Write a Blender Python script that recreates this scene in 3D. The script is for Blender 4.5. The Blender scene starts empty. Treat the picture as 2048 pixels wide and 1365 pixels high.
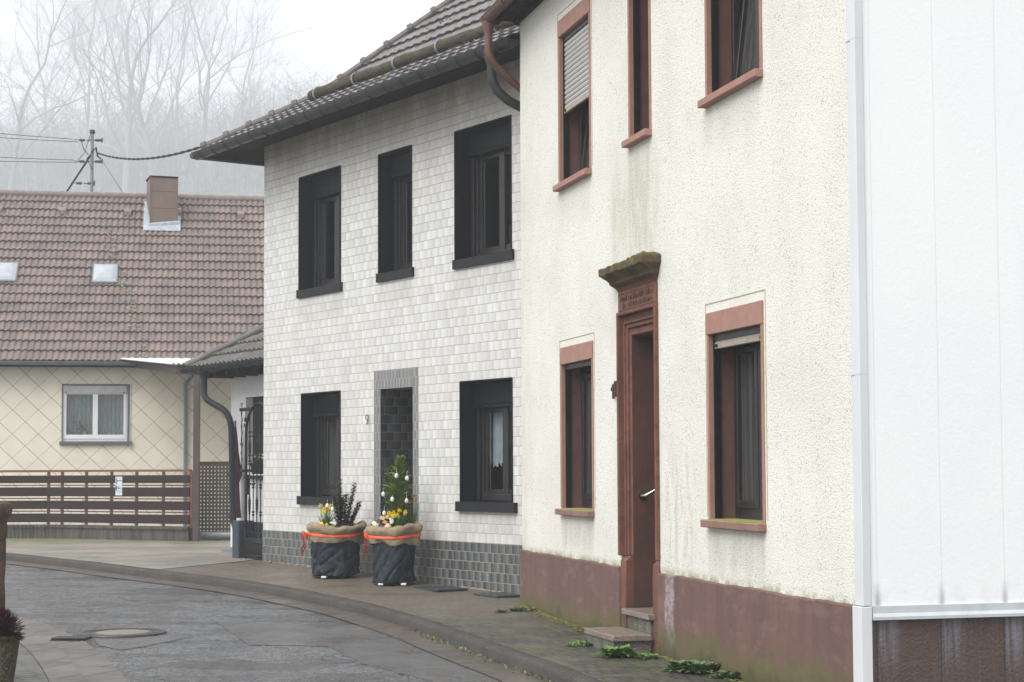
import bpy, math, random
from mathutils import Vector, Matrix, noise as mnoise
R = math.radians
rnd = random.Random(7)
scene = bpy.context.scene
col = scene.collection

# ------------------------------------------------------------------ camera
cam_d = bpy.data.cameras.new("camera")
cam = bpy.data.objects.new("camera", cam_d)
col.objects.link(cam)
scene.camera = cam
cam_d.sensor_width = 36.0
cam_d.lens = 3500 / 2048 * 36
cam_d.shift_y = (742.3 - 682.5) / 2048
cam_d.clip_end = 2000
cam_d.clip_start = 0.1
p_, r_ = R(3.2), math.atan(0.0045)
F = Vector((0, math.cos(p_), math.sin(p_)))
U0 = Vector((0, -math.sin(p_), math.cos(p_)))
R0 = Vector((1, 0, 0))
Rt = R0 * math.cos(r_) - U0 * math.sin(r_)
Up = U0 * math.cos(r_) + R0 * math.sin(r_)
M = Matrix((Rt, Up, -F)).transposed().to_4x4()
M.translation = Vector((0, 0, 1.43))
cam.matrix_world = M

# ------------------------------------------------------------------ world, sun, exposure
SUN_EL, SUN_AZ = R(50), R(226)      # azimuth clockwise from +Y
w = bpy.data.worlds.new("World")
scene.world = w
w.use_nodes = True
wn = w.node_tree
bg = wn.nodes["Background"]
sky = wn.nodes.new("ShaderNodeTexSky")
sky.sky_type = 'NISHITA'
sky.sun_disc = False
sky.sun_elevation = SUN_EL
sky.sun_rotation = SUN_AZ
sky.dust_density = 3.0
mixw = wn.nodes.new("ShaderNodeMix")
mixw.data_type = 'RGBA'
mixw.inputs[0].default_value = 0.94          # overcast: the blue sky almost wholly behind white cloud
wn.links.new(sky.outputs[0], mixw.inputs[6])
mixw.inputs[7].default_value = (10.3, 10.5, 10.7, 1)
wn.links.new(mixw.outputs[2], bg.inputs[0])
bg.inputs[1].default_value = 0.058
sd = bpy.data.lights.new("sun", 'SUN')
sd.energy = 2.0
sd.angle = R(50)
sd.color = (1.0, 0.985, 0.96)
sun = bpy.data.objects.new("sun", sd)
col.objects.link(sun)
sv = Vector((math.sin(SUN_AZ) * math.cos(SUN_EL), math.cos(SUN_AZ) * math.cos(SUN_EL), math.sin(SUN_EL)))
sun.rotation_euler = sv.to_track_quat('Z', 'Y').to_euler()
scene.view_settings.view_transform = 'Standard'
scene.view_settings.look = 'None'
scene.view_settings.exposure = 1.06
scene.view_settings.gamma = 1.0
scene.render.engine = 'CYCLES'
scene.cycles.volume_bounces = 8
scene.cycles.max_bounces = 12

# ------------------------------------------------------------------ helpers
class MB:
    """collects faces, linked as one mesh object by build()"""
    def __init__(s): s.v = []; s.f = []; s.mi = []; s.k = 0
    def add(s, vs, fs):
        b = len(s.v)
        s.v += [tuple(v) for v in vs]
        s.f += [tuple(b + i for i in f) for f in fs]
        s.mi += [s.k] * len(fs)
    def quad(s, a, b, c, d): s.add([a, b, c, d], [(0, 1, 2, 3)])
    def box(s, x0, x1, y0, y1, z0, z1):
        s.add([(x0, y0, z0), (x1, y0, z0), (x1, y1, z0), (x0, y1, z0), (x0, y0, z1), (x1, y0, z1), (x1, y1, z1), (x0, y1, z1)],
              [(0, 3, 2, 1), (4, 5, 6, 7), (0, 1, 5, 4), (1, 2, 6, 5), (2, 3, 7, 6), (3, 0, 4, 7)])
    def bevbox(s, x0, x1, y0, y1, z0, z1, b=0.006):
        """box with small chamfers on all edges"""
        xs = (x0, x0 + b, x1 - b, x1); ys = (y0, y0 + b, y1 - b, y1); zs = (z0, z0 + b, z1 - b, z1)
        rings = []
        for zi in range(4):
            i = 1 if zi in (0, 3) else 0
            xa, xb, ya, yb = xs[i], xs[3 - i], ys[i], ys[3 - i]
            c = b if i == 0 else 0.0
            z = zs[zi]
            rings.append([(xa + c, ya, z), (xb - c, ya, z), (xb, ya + c, z), (xb, yb - c, z), (xb - c, yb, z), (xa + c, yb, z), (xa, yb - c, z), (xa, ya + c, z)])
        s.loft(rings, True, True)
    def obox(s, m, x0, x1, y0, y1, z0, z1):
        t = MB(); t.box(x0, x1, y0, y1, z0, z1)
        s.add([m @ Vector(v) for v in t.v], t.f)
    def loft(s, rings, closed=True, caps=False):
        n = len(rings[0]); vs = [p for r in rings for p in r]; fs = []
        for i in range(len(rings) - 1):
            for j in range(n if closed else n - 1):
                a = i * n + j; b = i * n + (j + 1) % n
                fs.append((a, b, b + n, a + n))
        if caps:
            fs.append(tuple(reversed(range(n)))); fs.append(tuple((len(rings) - 1) * n + j for j in range(n)))
        s.add(vs, fs)
    def tube(s, pts, r, n=8, caps=True, ell=1.0):
        pts = [Vector(p) for p in pts]; rings = []
        rr = r if isinstance(r, (list, tuple)) else [r] * len(pts)
        up = None
        for i, p in enumerate(pts):
            d = (pts[min(i + 1, len(pts) - 1)] - pts[max(i - 1, 0)])
            if d.length < 1e-9: d = Vector((0, 0, 1))
            d.normalize()
            if up is None:
                up = Vector((0, 0, 1)) if abs(d.z) < .9 else Vector((1, 0, 0))
            a = d.cross(up)
            if a.length < 1e-4: a = d.orthogonal()
            a.normalize(); b = d.cross(a); up = -b if False else up
            if abs(d.dot(up)) > .95: up = d.orthogonal()
            rings.append([p + (a * math.cos(6.28318 * j / n) + b * math.sin(6.28318 * j / n) * ell) * rr[i] for j in range(n)])
        s.loft(rings, True, caps)
    def lathe(s, prof, c=(0, 0, 0), n=24, caps=True, rf=None):
        rings = []
        for (r, z) in prof:
            ring = []
            for j in range(n):
                a = 2 * math.pi * j / n
                q = r if rf is None else rf(r, z, a)
                ring.append((c[0] + q * math.cos(a), c[1] + q * math.sin(a), c[2] + z))
            rings.append(ring)
        s.loft(rings, True, caps)
    def ball(s, c, r, n=8, zs=1.0):
        prof = [(max(1e-4, r * math.sin(math.pi * i / n)), -r * zs * math.cos(math.pi * i / n)) for i in range(n + 1)]
        s.lathe(prof, c, max(6, n), False)
    def prism(s, poly, axis, a, b):
        """extrude 2-D polygon; axis 'x': poly in (y,z); 'y': poly in (x,z); 'z': poly in (x,y)"""
        def P(u, v, t): return {'x': (t, u, v), 'y': (u, t, v), 'z': (u, v, t)}[axis]
        s.loft([[P(u, v, a) for u, v in poly], [P(u, v, b) for u, v in poly]], True, True)
    def build(s, name, mat, parent=None, smooth=False, auto=None, loc=None):
        me = bpy.data.meshes.new(name)
        me.from_pydata(s.v, [], s.f)
        mats = mat if isinstance(mat, (list, tuple)) else [mat]
        for m in mats: me.materials.append(m)
        if len(mats) > 1: me.polygons.foreach_set('material_index', s.mi)
        import bmesh
        bm = bmesh.new(); bm.from_mesh(me)
        if len(s.f) < 60000: bmesh.ops.recalc_face_normals(bm, faces=bm.faces)
        bm.to_mesh(me); bm.free()
        if smooth:
            me.polygons.foreach_set('use_smooth', [True] * len(me.polygons))
            if auto is not None and hasattr(me, 'set_sharp_from_angle'): me.set_sharp_from_angle(angle=R(auto))
        o = bpy.data.objects.new(name, me)
        if loc is not None: o.location = loc
        col.objects.link(o)
        if parent is not None: o.parent = parent
        return o

def tag(o, label=None, cat=None, group=None, kind=None):
    if label: o['label'] = label
    if cat: o['category'] = cat
    if group: o['group'] = group
    if kind: o['kind'] = kind
    return o
def empty(name, loc, rz=0, label=None, cat=None, group=None):
    o = bpy.data.objects.new(name, None); col.objects.link(o)
    o.location = loc; o.rotation_euler = (0, 0, rz)
    return tag(o, label, cat, group)
def structure(name, mb, mat, smooth=False): return tag(mb.build(name, mat, None, smooth), kind='structure')
def copy_tree(o, parent=None):
    c = o.copy(); col.objects.link(c); c.parent = parent
    for ch in list(o.children): copy_tree(ch, c)
    return c
def lerp(a, b, t): return a + (b - a) * t
def interp(x, xs, ys):
    if x <= xs[0]: return ys[0]
    for i in range(len(xs) - 1):
        if x <= xs[i + 1]: return lerp(ys[i], ys[i + 1], (x - xs[i]) / (xs[i + 1] - xs[i]))
    return ys[-1]
def gp(y): return interp(y, [8, 12.4, 14, 16, 17.9, 19, 24, 30, 60], [-.06, -.035, -.026, .015, .06, .07, .18, .19, .25])
def gr(y): return gp(y) - .10
def resample(pts, n):
    pts = [Vector(p) for p in pts]; L = [0]
    for i in range(1, len(pts)): L.append(L[-1] + (pts[i] - pts[i - 1]).length)
    out = []
    for k in range(n):
        t = L[-1] * k / (n - 1)
        for i in range(1, len(pts)):
            if t <= L[i] + 1e-9: out.append(pts[i - 1].lerp(pts[i], (t - L[i - 1]) / (L[i] - L[i - 1]))); break
    return out
def smoothline(pts, it=3):
    pts = [Vector(p) for p in pts]
    for _ in range(it):
        q = [pts[0]]
        for a, b in zip(pts, pts[1:]): q += [a.lerp(b, .25), a.lerp(b, .75)]
        q.append(pts[-1]); pts = q
    return pts
def offset(pts, d):
    """offset a plan polyline to its right-hand side"""
    out = []
    for i, p in enumerate(pts):
        t = pts[min(i + 1, len(pts) - 1)] - pts[max(i - 1, 0)]; t.normalize()
        out.append(p + Vector((t.y, -t.x)) * d)
    return out

# ------------------------------------------------------------------ material builder
class SM:
    def __init__(s, name, rough=.8, spec=.5, metal=0):
        s.m = bpy.data.materials.new(name); s.m.use_nodes = True
        s.t = s.m.node_tree; s.b = s.t.nodes['Principled BSDF']
        s.b.inputs['Roughness'].default_value = rough
        s.b.inputs['Specular IOR Level'].default_value = spec
        s.b.inputs['Metallic'].default_value = metal
        tc = s.t.nodes.new('ShaderNodeTexCoord'); s.co = tc.outputs['Object']
        sp = s.t.nodes.new('ShaderNodeSeparateXYZ'); s.t.links.new(s.co, sp.inputs[0])
        s.x, s.y, s.z = sp.outputs
    def put(s, sock, v):
        if isinstance(v, bpy.types.NodeSocket): s.t.links.new(v, sock)
        else:
            if isinstance(v, (tuple, list)) and len(v) == 3 and sock.type == 'RGBA': v = (*v, 1)
            sock.default_value = v
    def map(s, scale=(1, 1, 1), loc=(0, 0, 0), rot=(0, 0, 0), vec=None):
        n = s.t.nodes.new('ShaderNodeMapping'); s.put(n.inputs[0], vec or s.co)
        n.inputs[1].default_value = loc; n.inputs[2].default_value = rot; n.inputs[3].default_value = scale
        return n.outputs[0]
    def noise(s, scale=5, detail=4, rough=.5, vec=None, dist=0):
        n = s.t.nodes.new('ShaderNodeTexNoise'); s.put(n.inputs['Vector'], vec or s.co)
        n.inputs['Scale'].default_value = scale; n.inputs['Detail'].default_value = detail
        n.inputs['Roughness'].default_value = rough; n.inputs['Distortion'].default_value = dist
        return n.outputs['Fac']
    def vor(s, scale=5, vec=None, feature='F1', out='Distance', rand=1.0):
        n = s.t.nodes.new('ShaderNodeTexVoronoi'); n.feature = feature; s.put(n.inputs['Vector'], vec or s.co)
        n.inputs['Scale'].default_value = scale; n.inputs['Randomness'].default_value = rand
        return n.outputs[out]
    def m_(s, op, a, b=0.0, c=0.0):
        n = s.t.nodes.new('ShaderNodeMath'); n.operation = op
        s.put(n.inputs[0], a); s.put(n.inputs[1], b)
        if op in ('MULTIPLY_ADD',): s.put(n.inputs[2], c)
        return n.outputs[0]
    def mul(s, a, b): return s.m_('MULTIPLY', a, b)
    def addm(s, a, b): return s.m_('ADD', a, b)
    def ss(s, v, lo, hi, a=0.0, b=1.0):
        n = s.t.nodes.new('ShaderNodeMapRange'); n.interpolation_type = 'SMOOTHSTEP'
        s.put(n.inputs[0], v); n.inputs[1].default_value = lo; n.inputs[2].default_value = hi
        n.inputs[3].default_value = a; n.inputs[4].default_value = b
        return n.outputs[0]
    def band(s, v, lo, hi, soft=.05):
        return s.mul(s.ss(v, lo - soft, lo + soft), s.ss(v, hi - soft, hi + soft, 1, 0))
    def mix(s, f, a, b, blend='MIX'):
        n = s.t.nodes.new('ShaderNodeMix'); n.data_type = 'RGBA'; n.blend_type = blend
        s.put(n.inputs[0], f); s.put(n.inputs[6], a); s.put(n.inputs[7], b)
        return n.outputs[2]
    def ramp(s, f, stops):
        n = s.t.nodes.new('ShaderNodeValToRGB'); s.put(n.inputs[0], f)
        e = n.color_ramp.elements
        while len(e) < len(stops): e.new(.5)
        for el, (p, c) in zip(e, stops): el.position = p; el.color = (*c, 1) if len(c) == 3 else c
        return n.outputs[0]
    def comb(s, x, y, z):
        n = s.t.nodes.new('ShaderNodeCombineXYZ'); s.put(n.inputs[0], x); s.put(n.inputs[1], y); s.put(n.inputs[2], z)
        return n.outputs[0]
    def wn(s, vec):
        n = s.t.nodes.new('ShaderNodeTexWhiteNoise'); n.noise_dimensions = '3D'; s.put(n.inputs[0], vec)
        return n.outputs[0]
    def bump(s, h, strength=.5, dist=.01, normal=None):
        n = s.t.nodes.new('ShaderNodeBump'); s.put(n.inputs['Height'], h)
        n.inputs['Strength'].default_value = strength; n.inputs['Distance'].default_value = dist
        if normal is not None: s.t.links.new(normal, n.inputs['Normal'])
        return n.outputs[0]
    def normal_z(s):
        n = s.t.nodes.new('ShaderNodeNewGeometry'); q = s.t.nodes.new('ShaderNodeSeparateXYZ')
        s.t.links.new(n.outputs['True Normal'], q.inputs[0]); return q.outputs[2]
    def out(s, color=None, rough=None, bump=None):
        if color is not None: s.put(s.b.inputs['Base Color'], color)
        if rough is not None: s.put(s.b.inputs['Roughness'], rough)
        if bump is not None: s.put(s.b.inputs['Normal'], bump)
        return s.m

def gm(name, c1, rough=.8, c2=None, scale=6, bscale=80, bump=.0, bdist=.004, metal=0, spec=.5, stretch=(1, 1, 1)):
    """surface with soft colour variation between c1 and c2 and a fine bump"""
    s = SM(name, rough, spec, metal)
    c2 = c2 or tuple(x * .8 for x in c1)
    v = s.map(stretch)
    c = s.mix(s.ss(s.noise(scale, 5, .6, v), .3, .7), c1, c2)
    c = s.mix(s.mul(s.noise(scale * 9, 3, .6, v), .35), c, tuple(x * .72 for x in c1))
    if max(c1) < .05 and name != 'dark_brown_frame': s.b.inputs['Specular IOR Level'].default_value = .10
    b = s.bump(s.noise(bscale, 4, .6), bump, bdist) if bump else None
    return s.out(c, s.ss(s.noise(scale * 2, 3), .2, .8, max(.05, rough - .08), min(1, rough + .08)), b)

def mossy(s, base, z_up=True, amount=.5, scale=9, colr=(.13, .14, .03)):
    """moss on upward faces"""
    up = s.ss(s.normal_z(), .5, .8)
    n = s.ss(s.noise(scale, 5, .65), .62 - amount * .35, .75 - amount * .3)
    return s.mix(s.mul(up, n), base, s.mix(s.noise(60, 3), colr, tuple(x * .55 for x in colr)))

def m_stucco():
    s = SM("roughcast_render", .9, .3)
    c = s.mix(s.ss(s.noise(1.3, 4), .3, .7), (.75, .738, .68), (.69, .675, .615))
    sp = s.ss(s.vor(44), .16, .42, 1, 0)
    msk = s.mul(s.ss(s.noise(5, 5, .65), .36, .62), s.ss(s.vor(44, out='Color'), .48, .62))
    c = s.mix(s.mul(s.mul(sp, msk), .72), c, (.22, .21, .185))
    c = s.mix(s.mul(s.ss(s.noise(48, 4, .7), .5, .62), .38), c, (.46, .445, .40))
    c = s.mix(s.mul(s.ss(s.noise(2.2, 5, .6, s.map((1.6, 1.6, .6))), .5, .75), .25), c, (.60, .575, .50))
    streak = s.ss(s.noise(1, 6, .7, s.map((6, 6, 1.2))), .30, .72)
    a1 = s.mul(s.mul(s.band(s.x, 3.45, 4.7, .15), s.band(s.z, 3.0, 3.95, .3)), streak)
    c = s.mix(s.mul(a1, .48), c, (.36, .35, .22))
    for (x0, x1, zt, ln, k) in ((1.4, 2.45, .98, .3, .45), (5.25, 6.25, .99, .3, .45), (5.3, 6.25, 4.0, .3, .15), (3.65, 4.2, 4.05, .9, .25), (1.4, 2.45, 4.02, .25, .16)):
        a = s.mul(s.band(s.x, x0, x1, .04), s.band(s.z, zt - ln, zt, .14))
        c = s.mix(s.mul(s.mul(a, s.addm(streak, .25)), k), c, (.34, .32, .25))
    a3 = s.mul(s.mul(s.band(s.x, 2.75, 3.35, .1), s.band(s.z, .62, 1.5, .25)), s.ss(s.noise(4, 5, .6, s.map((3, 3, .7))), .45, .6))
    c = s.mix(s.mul(a3, .35), c, (.33, .32, .17))
    a5 = s.mul(s.ss(s.x, 7.1, 7.75), s.mul(streak, .4))
    c = s.mix(a5, c, (.42, .42, .3))
    ml = s.mul(s.ss(s.z, .60, .68, 1, 0), s.ss(s.noise(7, 5, .7), .35, .6))
    c = s.mix(s.mul(ml, .8), c, (.24, .23, .08))
    h = s.addm(s.mul(s.noise(120, 3, .7), 1.0), s.mul(s.vor(85), -.8))
    return s.out(c, None, s.bump(h, .55, .008))

def m_plinth():
    s = SM("plinth_paint", .85, .35)
    c = s.mix(s.ss(s.noise(1, 5, .6, s.map((6, 6, 1.2))), .35, .65), (.155, .088, .076), (.125, .072, .063))
    c = s.mix(s.mul(s.ss(s.noise(22, 4), .5, .7), .4), c, (.10, .058, .05))
    c = s.mix(s.mul(s.ss(s.noise(2.4, 6, .7, s.map((1, 1, 2))), .52, .62), .35), c, (.23, .15, .135))
    c = s.mix(s.mul(s.ss(s.vor(26), .0, .10, 1, 0), .6), c, (.07, .04, .035))
    xe = s.addm(s.x, s.addm(s.mul(s.noise(4, 4, .6, s.map((.2, .2, 1))), .16), s.mul(s.noise(16, 4), .06)))
    ef = s.mul(s.mul(s.band(xe, 3.24, 3.44, .02), s.band(s.z, -.05, .60, .06)), s.ss(s.noise(20, 5, .7), .3, .6))
    c = s.mix(s.mul(ef, .9), c, (.34, .28, .30))
    nb = s.noise(3.6, 8, .75)
    gz = s.m_('SUBTRACT', s.mul(nb, .55), s.addm(s.z, .02))
    c = s.mix(s.mul(s.ss(gz, -.02, .16), .75), c, (.105, .098, .035))
    c = s.mix(s.mul(s.ss(gz, .14, .3), .7), c, (.045, .05, .02))
    return s.out(c, None, s.bump(s.noise(90, 4, .6), .35, .006))

def m_walltile(name, A, B, grout, gl=.3, warm=None, tw=.138, th=.107, use_y=False, vline=.2, flip_=False):
    """glazed tiles: every piece runs from tone A on one edge to tone B on the other; some pieces mirror or stay plain"""
    s = SM(name, gl, .5)
    X = s.addm(s.x, s.y) if use_y else s.x
    zr = s.addm(s.m_('DIVIDE', s.addm(s.z, -.604), th), 60.0); row = s.m_('FLOOR', zr); fz = s.m_('FRACT', zr)
    u = s.addm(s.m_('DIVIDE', X, tw), s.addm(60.0, s.mul(s.m_('MODULO', row, 2), .5)))
    u = s.addm(u, s.mul(s.wn(s.comb(row, 3.3, 1)), .3))
    ci = s.m_('FLOOR', u); fu = s.m_('FRACT', u)
    if flip_: fu = s.m_('SUBTRACT', 1.0, fu)
    r1 = s.wn(s.comb(ci, row, 5)); r2 = s.wn(s.comb(ci, row, 9)); pair = s.wn(s.comb(s.m_('FLOOR', s.mul(ci, .5)), row, 4))
    mirror = s.ss(r1, .80, .801)
    g = s.addm(s.mul(fu, s.m_('SUBTRACT', 1.0, mirror)), s.mul(s.m_('ABSOLUTE', s.m_('MULTIPLY_ADD', fu, 2.0, -1.0)), mirror))
    g = s.m_('POWER', g, 1.25)
    st = s.noise(1, 4, .6, s.comb(s.mul(X, 60), s.mul(row, 7.7), s.mul(s.z, 2)))
    g = s.addm(s.mul(g, .8), s.mul(s.addm(st, -.5), .75))
    n = s.t.nodes.new('ShaderNodeClamp'); s.put(n.inputs[0], g); g = n.outputs[0]
    c = s.mix(g, A, B)
    c = s.mix(s.mul(r2, .34), c, tuple(x * .62 for x in B) if sum(A) > sum(B) else tuple(x * .5 for x in A))
    c = s.mix(s.mul(s.ss(pair, .55, .95), .22), c, A)
    if warm:
        c = s.mix(s.mul(s.ss(s.noise(1.1, 4), .45, .7), .35), c, warm)
        dirt_shade = s.mul(s.ss(s.z, 4.7, 5.8), s.ss(s.noise(1, 4, .6, s.map((3, 3, 1))), .2, .62))  # brownish dirt plus eaves shade, both painted into the top tile rows
        c = s.mix(s.mul(dirt_shade, .8), c, (.31, .275, .22))
        for (a, b, zt) in ((4.0, 5.25, 3.70), (2.25, 3.15, 3.72), (.1, 1.35, 3.71), (4.0, 5.2, .96), (.1, 1.25, .95)):
            k = s.mul(s.band(s.x, a, b, .04), s.band(s.z, zt - .28, zt, .1)); c = s.mix(s.mul(k, s.mul(s.noise(5, 4), .6)), c, (.36, .33, .28))
    ez = s.m_('MINIMUM', fz, s.m_('SUBTRACT', 1.0, fz)); eu = s.m_('MINIMUM', fu, s.m_('SUBTRACT', 1.0, fu))
    g1 = s.ss(s.addm(ez, s.mul(s.noise(12, 3), .012)), .022, .052, 1, 0); g2 = s.ss(eu, .015, .05, 1, 0)
    gg = s.m_('MAXIMUM', g1, s.mul(g2, vline))
    c = s.mix(s.mul(gg, .85), c, grout)
    hh = s.mul(s.m_('SINE', s.mul(fu, 3.14159)), .25)
    h = s.addm(s.m_('SUBTRACT', hh, gg), s.addm(s.mul(s.noise(25, 3), .15), s.mul(r1, .3)))
    return s.out(c, s.ss(g1, 0, 1, gl, .85), s.bump(h, .45, .006))

MAT = {}
def setup_materials():
    g = MAT
    g['stucco'] = m_stucco()
    g['plinth'] = m_plinth()
    g['jamb'] = gm("dark_painted_reveal", (.125, .062, .05), .85, (.095, .048, .04), 6, 70, .25)
    g['trim'] = gm("painted_sandstone", (.36, .195, .15), .82, (.30, .16, .125), 7, 70, .25, .004)
    s = SM("mossy_sill_paint", .85); c = s.mix(s.ss(s.noise(8, 4), .3, .7), (.26, .145, .115), (.2, .11, .085))
    g['trim_moss'] = s.out(mossy(s, c, amount=1.1, scale=6, colr=(.30, .29, .08)), None, s.bump(s.noise(60, 4), .4, .005))
    s = SM("red_sandstone", .9, .3)
    c = s.mix(s.ss(s.noise(1, 5, .65, s.map((5, 5, 2.5))), .3, .7), (.195, .088, .062), (.125, .055, .04))
    c = s.mix(s.mul(s.ss(s.noise(13, 5, .7), .52, .66), .6), c, (.075, .032, .022))
    c = s.mix(s.mul(s.mul(s.ss(s.z, .15, .55, 1, 0), s.ss(s.noise(6, 4), .35, .6)), .7), c, (.06, .04, .02))
    c = s.mix(s.mul(s.ss(s.vor(38), .0, .12, 1, 0), .5), c, (.06, .025, .018))
    g['sandstone'] = s.out(c, None, s.bump(s.noise(55, 5, .65), .5, .008))
    s = SM("dark_stained_sandstone", .9, .3)
    c = s.mix(s.ss(s.noise(2.2, 5, .65), .3, .7), (.115, .052, .04), (.07, .032, .026))
    c = s.mix(s.mul(s.ss(s.z, .35, .7, 1, 0), .6), c, (.05, .035, .022))
    g['sandstone_dark'] = s.out(c, None, s.bump(s.noise(40, 5, .65), .4, .006))
    s = SM("weathered_cornice", .95, .2)
    c = s.mix(s.ss(s.noise(6, 5, .65), .35, .65), (.11, .075, .045), (.055, .045, .025))
    up = s.ss(s.z, 2.95, 3.1)
    c = s.mix(s.mul(s.ss(s.z, 2.99, 2.93), .8), c, (.12, .055, .038))
    c = s.mix(s.mul(up, s.ss(s.noise(9, 4), .45, .65)), c, (.15, .14, .03))
    g['cornice'] = s.out(c, None, s.bump(s.noise(40, 5, .7), .7, .01))
    g['dark_frame'] = gm("dark_brown_frame", (.016, .013, .014), .4, (.024, .02, .02), 12)
    g['anthracite'] = gm("anthracite_metal", (.005, .008, .012), .5, (.008, .011, .015), 5, 200, .05)
    g['anth_sill'] = gm("anthracite_sill", (.026, .027, .030), .5, (.018, .019, .022), 5)
    g['dark_rail'] = gm("black_guide_rail", (.012, .012, .012), .5)
    s = SM("window_glass", .04, .8); g['glass'] = s.out(s.mix(s.noise(1.5, 3), (.02, .024, .028), (.006, .008, .01)), .05, s.bump(s.noise(1.2, 2), .06, .02))
    s = SM("curtained_glass", .05, .7); g['glass_cream'] = s.out(s.mix(s.ss(s.noise(1, 3, .6, s.map((30, 30, .6))), .35, .65), (.075, .076, .075), (.035, .036, .037)), .06, s.bump(s.noise(1.2, 2), .05, .02))
    s = SM("clear_glass", .02, .5); s.b.inputs['Transmission Weight'].default_value = 1.0; s.b.inputs['IOR'].default_value = 1.40
    g['clear'] = s.out((.9, .93, .93), .02)
    g['room'] = gm("dark_room", (.012, .011, .011), .9)
    g['shutter'] = gm("grey_shutter", (.47, .455, .43), .55, (.40, .39, .37), 9, stretch=(1, 1, 8))
    g['shutter_end'] = gm("beige_end_rail", (.40, .34, .27), .6, (.3, .25, .19), 9)
    g['curtain'] = gm("net_curtain", (.42, .47, .47), .9, (.25, .29, .3), 14, stretch=(6, 6, .4))
    g['dimcurtain'] = gm("grey_curtain", (.12, .12, .115), .9, (.08, .08, .078), 14, stretch=(6, 6, .4))
    g['lace'] = gm("lace_curtain", (.55, .62, .68), .9, (.33, .39, .44), 14, stretch=(8, 8, .5))
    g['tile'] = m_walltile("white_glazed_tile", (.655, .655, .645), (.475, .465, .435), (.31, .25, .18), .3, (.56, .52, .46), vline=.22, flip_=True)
    g['tile_dark'] = m_walltile("grey_glazed_tile", (.055, .06, .062), (.22, .225, .22), (.30, .265, .20), .26, vline=.3, flip_=True)
    g['tile_door'] = m_walltile("grey_door_tile", (.13, .13, .13), (.33, .33, .325), (.30, .28, .24), .28, None, .075, .107, vline=.3)
    g['tile_jamb'] = m_walltile("charcoal_jamb_tile", (.03, .03, .032), (.10, .10, .105), (.13, .125, .115), .3, None, .2, .107, True, vline=.8)
    g['iron'] = gm("black_wrought_iron", (.014, .015, .017), .45, (.022, .022, .024), 20, metal=0)
    g['rust'] = gm("rusty_numeral", (.09, .035, .022), .8, (.05, .025, .018), 25)
    g['bronze'] = gm("bronze_numeral", (.24, .17, .10), .5, (.16, .11, .07), 25, metal=.4)
    s = SM("polished_steel", .18, .5, 1.0); g['steel'] = s.out((.68, .67, .66), .16)
    s = SM("granite_slab", .35, .5)
    c = s.mix(s.ss(s.vor(160, out='Color'), .3, .7), (.30, .235, .2), (.14, .115, .1))
    c = s.mix(s.mul(s.ss(s.noise(6, 4), .5, .7), .5), c, (.12, .09, .06))
    g['granite'] = s.out(c, .3)
    s = SM("mossy_granite_side", .8)
    c = s.mix(s.ss(s.vor(150, out='Color'), .3, .7), (.2, .18, .165), (.06, .055, .05))
    c = s.mix(s.mul(s.ss(s.noise(1, 4, .6, s.map((9, 9, 2))), .48, .6), .8), c, (.07, .075, .035))
    g['granite_side'] = s.out(c, .8, s.bump(s.noise(120, 3), .3, .004))
    s = SM("panel_cladding", .55, .5)
    c = s.mix(s.ss(s.noise(.7, 3), .3, .7), (.80, .81, .82), (.845, .85, .855))
    ln = s.m_('FRACT', s.m_('DIVIDE', s.addm(s.m_('MULTIPLY', s.y, -1), 10 * .42 - .09), .42))
    seam = s.m_('MINIMUM', ln, s.m_('SUBTRACT', 1.0, ln))
    sm_ = s.ss(seam, .003, .008, 1, 0)
    c = s.mix(s.mul(sm_, .35), c, (.42, .45, .48))
    c = s.mix(s.mul(s.ss(s.noise(1, 4, .6, s.map((3, 3, .25))), .5, .75), .3), c, (.70, .74, .79))
    dirt_shade = s.mul(s.ss(s.z, .62, .78, 1, 0), s.addm(s.ss(seam, .0, .08, .6, 0), s.mul(s.ss(s.noise(8, 4), .45, .7), .15)))
    c = s.mix(dirt_shade, c, (.25, .26, .26))
    h = s.addm(s.noise(48, 3, .55, s.map((1, 1, 1), rot=(0, R(35), 0))), s.mul(sm_, -.6))
    g['panel'] = s.out(c, .5, s.bump(h, .2, .008))
    s = SM("brown_panel_cladding", .5, .5)
    c = s.mix(s.ss(s.noise(2, 4), .35, .65), (.085, .052, .042), (.062, .042, .036))
    ln = s.m_('FRACT', s.m_('DIVIDE', s.addm(s.m_('MULTIPLY', s.y, -1), 10 * .42 - .09), .42))
    seam = s.m_('MINIMUM', ln, s.m_('SUBTRACT', 1.0, ln)); sm_ = s.ss(seam, .004, .012, 1, 0)
    chalk = s.mul(s.mul(s.ss(ln, .0, .06), s.ss(ln, .18, .42, 1, 0)), s.mul(s.ss(s.z, .10, .5), s.ss(s.noise(1, 4, .6, s.map((30, 30, 1.5))), .3, .6)))
    c = s.mix(s.mul(chalk, .55), c, (.27, .29, .36))
    c = s.mix(s.mul(s.ss(s.noise(1, 4, .6, s.map((40, 40, 1))), .5, .75), .35), c, (.16, .13, .13))
    c = s.mix(sm_, c, (.02, .02, .025))
    g['panel_brown'] = s.out(c, .42, s.bump(s.noise(48, 3, .55), .6, .012))
    g['white_trim'] = gm("white_corner_trim", (.66, .68, .70), .45, (.58, .60, .62), 2, stretch=(1, 1, .3))
    g['zinc'] = gm("grey_flashing", (.55, .58, .60), .4, (.42, .45, .47), 5, metal=.2)
    g['soffit'] = gm("dark_brown_wood", (.016, .011, .009), .8, (.011, .008, .007), 6, stretch=(1, 8, 1))
    g['copper'] = gm("brown_painted_pipe", (.15, .062, .045), .45, (.11, .05, .04), 9)
    g['slate_pipe'] = gm("dark_grey_gutter", (.045, .047, .05), .42, (.028, .03, .032), 7, metal=.25)
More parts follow.
